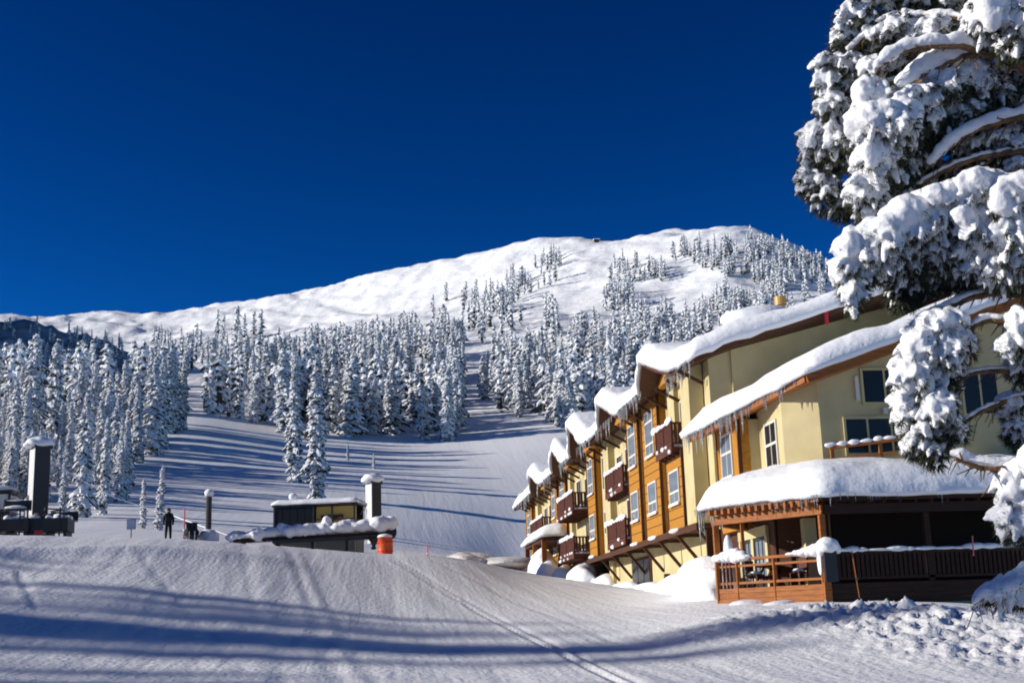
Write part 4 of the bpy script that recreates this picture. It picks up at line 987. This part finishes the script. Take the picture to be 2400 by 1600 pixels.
def scatter(P, n, dmin, seed, rmin=100):
    rn = random.Random(seed); xs = [p[0] for p in P]; ys = [p[1] for p in P]; out = []; tries = 0
    while len(out) < n and tries < n*60:
        tries += 1; x, y = rn.uniform(min(xs), max(xs)), rn.uniform(min(ys), max(ys))
        if not inpoly(x, y, P): continue
        d = dmin*(.5+.5*(y-min(ys))/(max(ys)-min(ys)+1))
        if out and rn.random() < .35:
            q = rn.choice(out); x, y = q[0]+rn.uniform(-1, 1)*dmin*.8, q[1]+rn.uniform(-6, 6)
        elif any((x-a)**2+((y-b)*1.8)**2 < d*d for a, b in out): continue
        if not inpoly(x, y, P): continue
        out.append((x, y))
    return [(x, y, hit(x, y, rmin)) for x, y in sorted(out, key=lambda q: -q[1])]
# prominent single trees
PROM = [(190, 1212, 13.5, 'slender drooping conifer nearest the lift in front of the left stand'), (240, 1205, 10.5, 'shorter dark conifer just right of the slender drooping one'), (145, 1216, 6.0, 'small snowy conifer close behind the tall lift mast'),
        (690, 1128, 17.5, 'left conifer of the tall pair standing out on the piste'), (742, 1168, 20.0, 'right and taller conifer of the pair standing out on the piste'),
        (335, 1238, 4.6, 'shorter frosted sapling of the two left of the standing person'), (372, 1242, 5.8, 'taller bright frosted sapling beside the standing person'),
        (392, 1015, 18.5, 'big conifer at the right tip of the left stand'), (815, 1078, 3.2, 'tiny dark sapling with a snow top alone below the central forest'), (876, 1098, 3.0, 'thin bare sapling above the shorter lift mast'),
        (70, 1085, 21, 'tallest conifer of the left stand with a leaning snowy tip'), (120, 1075, 19.5, 'broad snow-hung conifer right of the tallest one in the left stand')]
for px, py, hh, lab in PROM:
    tree(px, py, hh, NEAR_TREES, lab, None, 60, wide=1.15 if hh < 8 else (.8 if px in (190,) else 1.0))
nth = len(PROM)
A_ = [(-160, 1200), (60, 1190), (230, 1180), (300, 1085), (410, 1012), (425, 985), (250, 1000), (-160, 1040)]
for x, y, p in scatter(A_, 84, 19, 1): tree(x, y, random.uniform(12, 17.5)*(.92 if y < 1050 else (.85 if y < 1120 else .5)), NEAR_TREES, 'snow-laden conifer packed in the shady stand at the left of the piste', 'conifers of the left stand', loc=p); nth += 1
for x, y, p in scatter([(262, 1190), (285, 1190), (330, 1090), (430, 1015), (425, 990), (395, 1000), (300, 1080)], 24, 12, 41): tree(x, y, random.uniform(13, 17)*(1 if y < 1090 else .55), NEAR_TREES, 'snow-laden conifer packed in the shady stand at the left of the piste', 'conifers of the left stand', loc=p)
B_ = [(430, 982), (560, 1002), (660, 1018), (760, 1030), (860, 1038), (960, 1042), (1075, 1030), (1082, 900), (1060, 850), (900, 850), (700, 870), (480, 900)]
C_ = [(1120, 945), (1160, 965), (1240, 985), (1330, 1010), (1440, 1010), (1560, 900), (1500, 840), (1350, 850), (1250, 870), (1130, 880)]
stuffpts = []
for x, y, p in scatter([(1060, 1034), (1080, 1030), (1088, 850), (1066, 850)], 16, 8, 42): tree(x, y, random.uniform(15, 20), MID_TREES, 'snow-laden conifer at the right end of the central forest by the narrow run', 'conifers of the central forest', loc=p)
for P, n, dm, sd, lab, grp, hr in ((B_, 112, 16, 2, ('snow-laden conifer at the left end of the central forest by the left stand', 'snow-laden conifer in the middle of the central forest behind the tall pair', 'snow-laden conifer at the right end of the central forest by the narrow run'), 'conifers of the central forest', (9.5, 19)), (C_, 66, 16, 3, ('snow-laden conifer in the front of the forest right of the narrow run', 'snow-laden conifer in the front of the forest right of the narrow run', 'snow-laden conifer close above the far end of the lodge roofs'), 'conifers of the forest behind the lodge', (8, 17))):
    for x, y, p in scatter(P, n, dm, sd):
        if p is None: continue
        tree(x, y, random.uniform(*hr), MID_TREES, lab[0 if x < 650 else (1 if x < 870 or 1000 < x < 1290 else 2)], grp, loc=p, wide=random.uniform(1.0, 1.65)); nth += 1
B2 = [(430, 900), (480, 880), (700, 855), (900, 850), (1075, 850), (1085, 800), (1000, 780), (860, 790), (700, 820), (560, 850)]
C2 = [(1125, 880), (1250, 870), (1400, 850), (1560, 840), (1650, 800), (1620, 745), (1500, 740), (1400, 760), (1330, 800), (1180, 830)]
for P, n, dm, sd, hr in (([(-120, 1010), (-120, 930), (100, 900), (330, 890), (440, 900), (440, 975), (250, 1000)], 95, 12, 51, (11, 16)), (B_, 165, 11, 31, (11, 16)), (C_, 110, 11, 32, (10, 15)), (B2, 190, 12, 12, (8, 12.5)), (C2, 185, 12, 13, (7.5, 11.5)), ([(1150, 690), (1200, 650), (1260, 610), (1322, 605), (1318, 640), (1290, 680), (1200, 700)], 54, 9, 14, (7, 12)), ([(1420, 665), (1440, 620), (1555, 630), (1560, 660)], 36, 10, 15, (7, 11)),
        ([(1560, 610), (1600, 575), (1800, 590), (1860, 640), (1840, 700), (1700, 650)], 120, 10, 16, (7, 12)), ([(1830, 600), (1930, 625), (1960, 660), (1900, 720), (1800, 720)], 60, 11, 17, (7, 11)),
        ([(1760, 557), (1830, 580), (1900, 611), (1990, 650), (1990, 668), (1890, 642), (1760, 584)], 46, 9, 27, (6, 10)), ([(1395, 740), (1420, 690), (1480, 680), (1520, 720), (1470, 750)], 34, 11, 18, (8, 12)), ([(1640, 745), (1680, 690), (1800, 700), (1780, 740), (1700, 770)], 40, 12, 19, (7, 11)), ([(1265, 800), (1280, 740), (1310, 740), (1310, 800)], 18, 10, 20, (9, 13)),
        ([(1165, 745), (1175, 700), (1215, 700), (1210, 750)], 16, 10, 21, (10, 14)), ([(1060, 830), (1080, 700), (1160, 690), (1230, 760), (1150, 830)], 34, 17, 22, (10, 15)), ([(940, 790), (980, 720), (1060, 700), (1060, 790)], 9, 26, 23, (9, 14)), ([(330, 800), (420, 800), (560, 800), (600, 850), (400, 880)], 60, 12, 24, (9, 12)), ([(500, 800), (520, 770), (590, 770), (640, 800)], 9, 15, 25, (14, 20)), ([(1500, 800), (1640, 740), (1900, 740), (1900, 800)], 50, 14, 26, (8, 12))):
    for x, y, p in scatter(P, n, dm, sd, 300):
        if p is not None: stuffpts.append((p, random.uniform(*hr)))
mats_ = [SNOWT, NEEDLE]; tv = []; tf = []; tm = []; off = 0
FT = []
for me in FAR_TREES:
    v = np.empty(len(me.vertices)*3); me.vertices.foreach_get('co', v)
    FT.append((v.reshape(-1, 3), [tuple(p.vertices) for p in me.polygons], [p.material_index for p in me.polygons]))
# the far trees on the hill in the shade
for a in np.linspace(R(-27), R(-9.5), 260):
    t = random.random(); a2 = a+random.uniform(-.01, .01)
    r1 = np.interp(a2, ridge[:, 0], ridge[:, 1]); z1 = np.interp(a2, ridge[:, 0], ridge[:, 2]); s = .55+.43*random.random()
    r = 330+(r1-330)*s; z = 40+(z1-40)*s**1.05
    stuffpts.append((np.array((r*math.sin(a2), r*math.cos(a2), z-.5)), random.uniform(3, 6)))
for p, hh in stuffpts:
    v, f, m = random.choice(FT); a = random.uniform(0, 6.28); s = hh/17
    W = v*s*np.array((1.2, 1.2, 1)); X = W[:, 0]*math.cos(a)-W[:, 1]*math.sin(a); Y = W[:, 0]*math.sin(a)+W[:, 1]*math.cos(a)
    tv.append(np.stack([X, Y, W[:, 2]], -1)+p); tf += [tuple(i+off for i in q) for q in f]; tm += m; off += len(v)
o = link('far_forest', mesh_np('far_forest', np.concatenate(tv), tf, mats_, tm)); o['kind'] = 'stuff'; o['label'] = 'snowy conifers scattered over the upper forest and the mountain face'
# tall trees left of the frame whose shadows stripe the foreground
for x, y, hh in ((-112, 33.6, 27), (-124, 35.6, 28), (-118, 31.2, 25), (-104, 34.8, 20), (-132, 33.0, 29), (-126, 37.6, 24), (-120, 28.3, 19), (-128, 27.4, 22), (-100, 24.6, 20), (-116, 25.2, 22), (-124, 24.0, 22), (-122, 40.5, 23), (-134, 43.0, 26), (-116, 46.5, 20), (-140, 39.0, 27), (-128, 49.5, 22)):
    t = tree(0, 0, hh, SPARSE, 'tall conifer beyond the left edge whose shadow crosses the foreground snow', 'conifers left of the frame', loc=(x, y, side_z(x, y)))
tv = []; tf = []; tm = []; off = 0; rn = random.Random(5)  # unseen trees added to shade the near snow and cut bounce on walls
for k in range(90):
    x = rn.uniform(-110, -34); y = rn.uniform(-45, 22.0)
    v, f, m = rn.choice(FT); a = rn.uniform(0, 6.28); s = rn.uniform(16, 24)/17; W = v*s
    tv.append(np.stack([W[:, 0]*math.cos(a)-W[:, 1]*math.sin(a)+x, W[:, 0]*math.sin(a)+W[:, 1]*math.cos(a)+y, W[:, 2]+side_z(x, y)-.3], -1)); tf += [tuple(i+off for i in q) for q in f]; tm += m; off += len(v)
o = link('added_shade_forest', mesh_np('added_shade_forest', np.concatenate(tv), tf, mats_, tm)); o['kind'] = 'stuff'; o['label'] = 'unseen conifers added left of the frame to shade the nearest snow'
# small hut on the summit
p = hit(1398, 568, 600)
if p is not None:
    t = empty('summit_station', (p[0], p[1], p[2]-1), 'tiny lift station on the mountain skyline', 'lift station')
    w = MB(); w.box(-1.6, 1.6, -1.5, 1.5, 0, 2.6); w.build('wall', TRIM, t); w = MB(); w.bar((-2.2, 0, 2.9), (2.2, 0, 2.9), 3.6, .5); w.build('roof', SNOW, t); w = MB(); w.box(-.2, .2, -.2, .2, 2.6, 5); w.build('mast', STEEL, t)

# ---------------------------------------------------------------- snow-laden pine at the right
PR0 = 14.2; PS = PR0/F
pb = at(2760, 1500, PR0+.6)
PINE = empty('pine_tree', (pb[0], pb[1], ground_z(pb[0], pb[1])-.2), 'big old pine at the right edge with boughs bowed under heavy snow', 'pine')
PIN = Matrix.Translation(-PINE.location)
def pp(o): o.matrix_parent_inverse = PIN; return o
w = MB(); tz = PINE.location.z
w.tube([(pb[0], pb[1], tz), (pb[0]-.05, pb[1], tz+3), (pb[0]+.05, pb[1]+.05, tz+6.5), (pb[0]-.02, pb[1], tz+11), (pb[0], pb[1], tz+14)], [.44, .36, .30, .2, .08], 14)
pp(w.build('trunk', BARK, PINE, True))
def pts3(pl, r): return [at(x, y, r+dr) for x, y, dr in pl]
def spline(P, n=6):
    P = [np.array(p) for p in P]; o = []
    for i in range(len(P)-1):
        p0, p1, p2, p3 = P[max(i-1, 0)], P[i], P[i+1], P[min(i+2, len(P)-1)]
        for k in range(n):
            t = k/n; o.append(.5*((2*p1)+(-p0+p2)*t+(2*p0-5*p1+4*p2-p3)*t*t+(-p0+3*p1-3*p2+p3)*t**3))
    o.append(P[-1]); return o
# limbs: (points (px, py, range offset), radius in px at the thick end, tip, snow depth in px)
LIMBS = [
 ([(2700, 330, .5), (2480, 215, .2), (2400, 160, .05), (2340, 128, -.1), (2270, 128, -.2), (2190, 160, -.25), (2115, 205, -.3)], 17, 5, 46),
 ([(2330, 130, -.1), (2230, 108, -.4), (2130, 118, -.5), (2060, 158, -.55)], 9, 3, 34),
 ([(2700, 330, .5), (2470, 258, .2), (2390, 275, .1), (2300, 302, 0), (2240, 332, -.1), (2185, 385, -.1)], 10, 3, 28),
 ([(2700, 430, .5), (2480, 360, .2), (2340, 362, .2), (2240, 390, .1), (2170, 425, .1), (2115, 478, 0)], 9, 3, 12),
 ([(2380, 330, .3), (2290, 400, .2), (2240, 425, .1)], 5, 2, 9),
 ([(2700, 520, .5), (2480, 430, .1), (2400, 432, -.1), (2340, 448, -.2), (2250, 480, -.35)], 13, 5, 30),
 ([(2210, 190, 0), (2080, 200, .1), (2035, 230, .1), (2000, 268, .1)], 9, 4, 18),
 ([(2700, 760, .5), (2450, 690, .2), (2390, 690, 0), (2300, 692, -.1), (2220, 722, -.2), (2172, 750, -.25)], 11, 4, 18),
 ([(2700, 790, .5), (2440, 700, .3), (2330, 655, .1), (2230, 660, 0), (2150, 690, 0)], 7, 2, 14),
 ([(2700, 800, .5), (2450, 770, .1), (2390, 762, -.1), (2320, 750, -.2), (2275, 768, -.25)], 10, 5, 16),
 ([(2700, 900, .5), (2450, 880, .2), (2380, 872, 0), (2290, 872, -.1), (2240, 896, -.2), (2200, 915, -.2)], 7, 3, 12),
 ([(2262, 900, -.1), (2245, 930, -.1), (2222, 968, -.15)], 4, 2, 6),
 ([(2700, 980, .5), (2450, 925, .2), (2390, 930, 0), (2310, 960, -.1), (2250, 995, -.15), (2215, 1015, -.2)], 7, 3, 9),
 ([(2700, 1160, .5), (2480, 1105, .1), (2400, 1098, -.2), (2330, 1098, -.35), (2275, 1088, -.4), (2238, 1070, -.45)], 12, 5, 24),
 ([(2700, 640, .4), (2480, 600, .2), (2330, 560, 0), (2180, 560, -.1), (2060, 600, -.2), (1990, 650, -.2)], 10, 3, 22),
 ([(2700, 120, .4), (2500, 60, .2), (2330, 55, .1), (2180, 40, .1), (2060, 70, .15), (1990, 120, .15)], 10, 3, 20),
 ([(2700, 1330, .4), (2520, 1300, 0), (2420, 1330, -.4), (2350, 1372, -.6), (2290, 1412, -.6)], 9, 3, 18),
]
for li, (pl, r0, r1, sn) in enumerate(LIMBS):
    P3 = spline(pts3(pl, PR0), 6); n = len(P3); rs = [(r0+(r1-r0)*i/(n-1))*PS for i in range(n)]
    rn = random.Random(li)
    P3 = [p+np.array((rn.uniform(-1, 1), rn.uniform(-1, 1), rn.uniform(-1, 1)))*min(.02, rs[i]*.35) for i, p in enumerate(P3)]
    w = MB(); w.tube(P3, [r*rn.uniform(.85, 1.2) for r in rs], 8)
    for i in range(6, n-1, 2):                  # side twigs
        for sd in (-1, 1):
            q = P3[i]; v = P3[i+1]-P3[i]; v = v/np.linalg.norm(v); sv = np.array((rn.uniform(-.4, .2), sd*rn.uniform(.4, 1), rn.uniform(-.9, .25))); L = rn.uniform(.12, .4)
            e1 = q+(v*.7+sv*.6)*L*.5; e2 = e1+(v*.4+sv)*L*.5+np.array((0, 0, -.06)); w.tube([q, e1, e2], [rs[i]*.4, rs[i]*.28, .004], 5)
    o = pp(w.build('branch', BARK, PINE, True)); s = MB()
    for i, p in enumerate(P3):
        if i < 3: continue
        h = sn*PS*rn.uniform(.75, 1.1)*(1 if i < n-3 else .7); q = p+np.array((0, 0, rs[i]*.7+h*.38))
        s.blob(q, (max(h*.62, .05), max(h*.5, rs[i]*1.25), h*.52), 2, .12, seed=i+li*7)
        if i < n-1 and sn > 12:
            q2 = (p+P3[i+1])/2+np.array((0, 0, rs[i]*.7+h*.34)); s.blob(q2, (h*.6, h*.45, h*.5), 2, .1, seed=i*3+li)
    so = remesh(s, 'branch_snow', SNOWP, .022 if sn > 12 else .016); so.parent = o
# boughs: clumps of needle tufts under snow (px, py, half width, half height, range offset, white share)
CL = [(2010,45,52,55,.3,.5),(2070,15,60,45,.4,.55),(2150,10,60,40,.5,.5),(2235,20,50,40,.55,.5),(1985,95,40,45,.3,.55),(2060,95,50,40,.3,.5),(2120,70,60,45,.2,.6),(2190,75,45,35,.1,.7),
 (1982,165,45,60,.3,.45),(1935,150,24,22,.25,.7),(1942,200,34,46,.3,.6),(1995,215,34,44,.4,.35),(1955,262,44,44,.2,.65),(2050,165,40,28,.1,.75),
 (1912,345,36,66,.2,.6),(1958,350,48,72,.1,.45),(1900,425,30,44,.2,.55),(1935,455,42,52,.15,.4),(1995,330,26,60,.3,.35),(1975,480,30,40,.2,.5),
 (2055,235,52,46,-.2,.9),(2085,300,80,62,-.35,.92),(2035,300,44,56,-.3,.85),(2150,250,72,50,-.2,.7),(2215,205,56,40,-.1,.6),(2285,190,60,44,.1,.65),(2330,215,50,46,.2,.45),(2200,290,54,46,.1,.4),(2270,265,60,36,.2,.55),
 (2060,385,56,60,-.2,.9),(2035,450,48,56,-.15,.8),(2120,350,56,62,.1,.42),(2105,430,48,66,.1,.4),(2050,515,40,50,0,.6),(2080,490,44,50,.1,.4),(2150,420,40,50,.35,.35),(2370,345,60,50,.4,.55),(2300,345,50,32,.4,.5),(2395,400,40,30,.3,.6),
 (2345,35,70,75,-.4,.88),(2400,60,50,80,-.4,.85),(2370,110,40,36,-.3,.5),(2300,60,40,50,-.2,.75),
 (2310,455,74,50,-.5,.95),(2380,480,60,60,-.5,.9),(2230,485,70,56,-.5,.92),(2150,520,66,54,-.55,.92),(2085,565,70,58,-.55,.95),(2015,600,54,56,-.55,.95),(2290,530,64,64,-.45,.75),(2200,560,66,56,-.4,.7),(2370,570,60,70,-.4,.75),(2120,610,60,46,-.4,.7),(2050,630,46,36,-.45,.8),
 (1988,640,34,34,-.5,.9),(2004,690,26,44,-.5,.7),(2130,655,48,54,-.1,.22),(2110,690,40,40,0,.2),(2205,615,70,48,-.2,.65),(2290,600,60,54,-.3,.75),(2355,640,54,44,-.3,.7),(2395,620,40,60,-.3,.6),(2180,660,50,34,0,.5),(2260,660,50,30,.1,.5),
 (2185,780,42,48,-.3,.96),(2225,770,44,42,-.3,.92),(2240,815,40,46,-.25,.85),(2165,830,52,58,-.3,.95),(2205,850,48,52,-.25,.85),(2140,900,48,64,-.3,.75),(2190,905,46,54,-.2,.6),(2122,965,28,52,-.3,.8),(2160,970,38,48,-.25,.7),(2205,965,44,46,-.35,.88),(2170,1020,46,44,-.3,.6),(2185,1060,32,36,-.3,.45),(2232,1010,32,26,-.25,.6),(2145,1040,24,26,-.3,.6),
 (2388,770,22,46,-.2,.9),(2375,810,28,24,-.3,.9),(2395,860,30,40,0,.35),(2385,960,34,40,.1,.5),(2390,1020,30,40,.1,.4),(2385,1150,34,60,-.4,.9),(2395,1230,30,50,-.4,.7),(2362,1225,20,40,-.45,.8),(2395,1390,44,26,-.6,.95),(2345,1392,44,22,-.6,.9)]
# clumps that are out of frame but carry the pine on to its trunk
rn = random.Random(77)
for k in range(34): CL.append((rn.uniform(2450, 2760), rn.uniform(-200, 1150), 70, 60, rn.uniform(-.9, .9), rn.uniform(.6, .9)))
PO = [(2000, 20), (1960, 120), (1935, 250), (1915, 380), (1960, 470), (2060, 520), (2160, 470), (2300, 430), (2420, 420), (2420, 20)]
PO2 = [(2010, 590), (2080, 560), (2200, 530), (2420, 500), (2420, 640), (2250, 650), (2120, 680), (2060, 640)]
for P, n_, w_ in ((PO, 46, (.15, .5)), (PO2, 16, (.3, .7))):
    j = 0
    while j < n_:
        x, y = rn.uniform(1900, 2420), rn.uniform(10, 680)
        if inpoly(x, y, P): CL.append((x, y, 52, 44, rn.uniform(.45, .95), rn.uniform(*w_))); j += 1
for k in range(10): CL.append((rn.uniform(2050, 2450), rn.uniform(-220, -40), 70, 60, rn.uniform(-.4, .5), rn.uniform(.5, .8)))
def needles(mb, c, d, L, n, rn):
    for _ in range(n):
        v = np.array(d)+np.array((rn.uniform(-1, 1), rn.uniform(-1, 1), rn.uniform(-1, 1)))*.75
        v /= np.linalg.norm(v)+1e-9; s_ = np.cross(v, (rn.uniform(-1, 1), rn.uniform(-1, 1), rn.uniform(-1, 1))); s_ /= np.linalg.norm(s_)+1e-9
        q = L*rn.uniform(.7, 1.1); wd = .0065
        mb.add([c-s_*wd, c+s_*wd, c+v*q], [(0, 1, 2)])
for ci, (px, py, rx, ry, dr, wh) in enumerate(CL):
    rn = random.Random(ci*13+5); c = at(px, py, PR0+dr); hx, hz = rx*PS, ry*PS; hy = (hx+hz)*.5
    inframe = px < 2440 and py > -40
    nd = MB(); sn = MB()
    N = int(46+(hx*hz)/(.25*.25)*80) if inframe else 26
    for k in range(N):
        # tufts all through the clump, denser towards the surface
        while True:
            u = np.array((rn.uniform(-1, 1), rn.uniform(-1, 1), rn.uniform(-1, 1)))
            if .2 < np.linalg.norm(u) <= 1: break
        p = c+u*np.array((hx, hy, hz)); dn = u*.7+np.array((-.12, 0, -.7)); dn /= np.linalg.norm(dn)
        needles(nd, p, dn, .13, 15 if inframe else 8, rn)
        up = u[2]*.55-u[0]*.25-u[1]*.15
        if rn.random() < wh*.9+.16+up*.4:
            r_ = rn.uniform(.016, .034)*(1+.5*max(0, wh-.5)+.5*max(0, up)); e = dn*np.array((1, 1, 1.2))
            rotz = np.array(Vector(-e).to_track_quat('Z', 'X').to_matrix())
            sn.blob(p+np.array((-.01, 0, .02)), (r_, r_, r_*rn.uniform(1.8, 4.2)), 1, .2, rot=rotz, seed=k)
    if wh > .42:                                # merged pillows of snow on the sunny, upper side
        m_ = int(5+wh*12)
        for k in range(m_):
            a = rn.uniform(-1, .8); b_ = rn.uniform(-.8, .6); k2 = .25+(wh-.4)*1.25
            p = c+np.array((a*hx*.66-.12*hx, b_*hy*.7-.08*hy, hz*(.02+.62*rn.random())*(1-.45*abs(a))))
            q = rn.uniform(.26, .52)*k2
            sn.blob(p, (hx*q+.015, hy*q*.95+.015, hz*q*rn.uniform(.9, 1.6)+.015), 2, .3, seed=k+ci)
    o = pp(nd.build('bough', NEEDLEP, PINE))
    so = remesh(sn, 'bough_snow', SNOWP, .034 if dr > .42 else .021 if inframe else .06, 2); so.parent = o
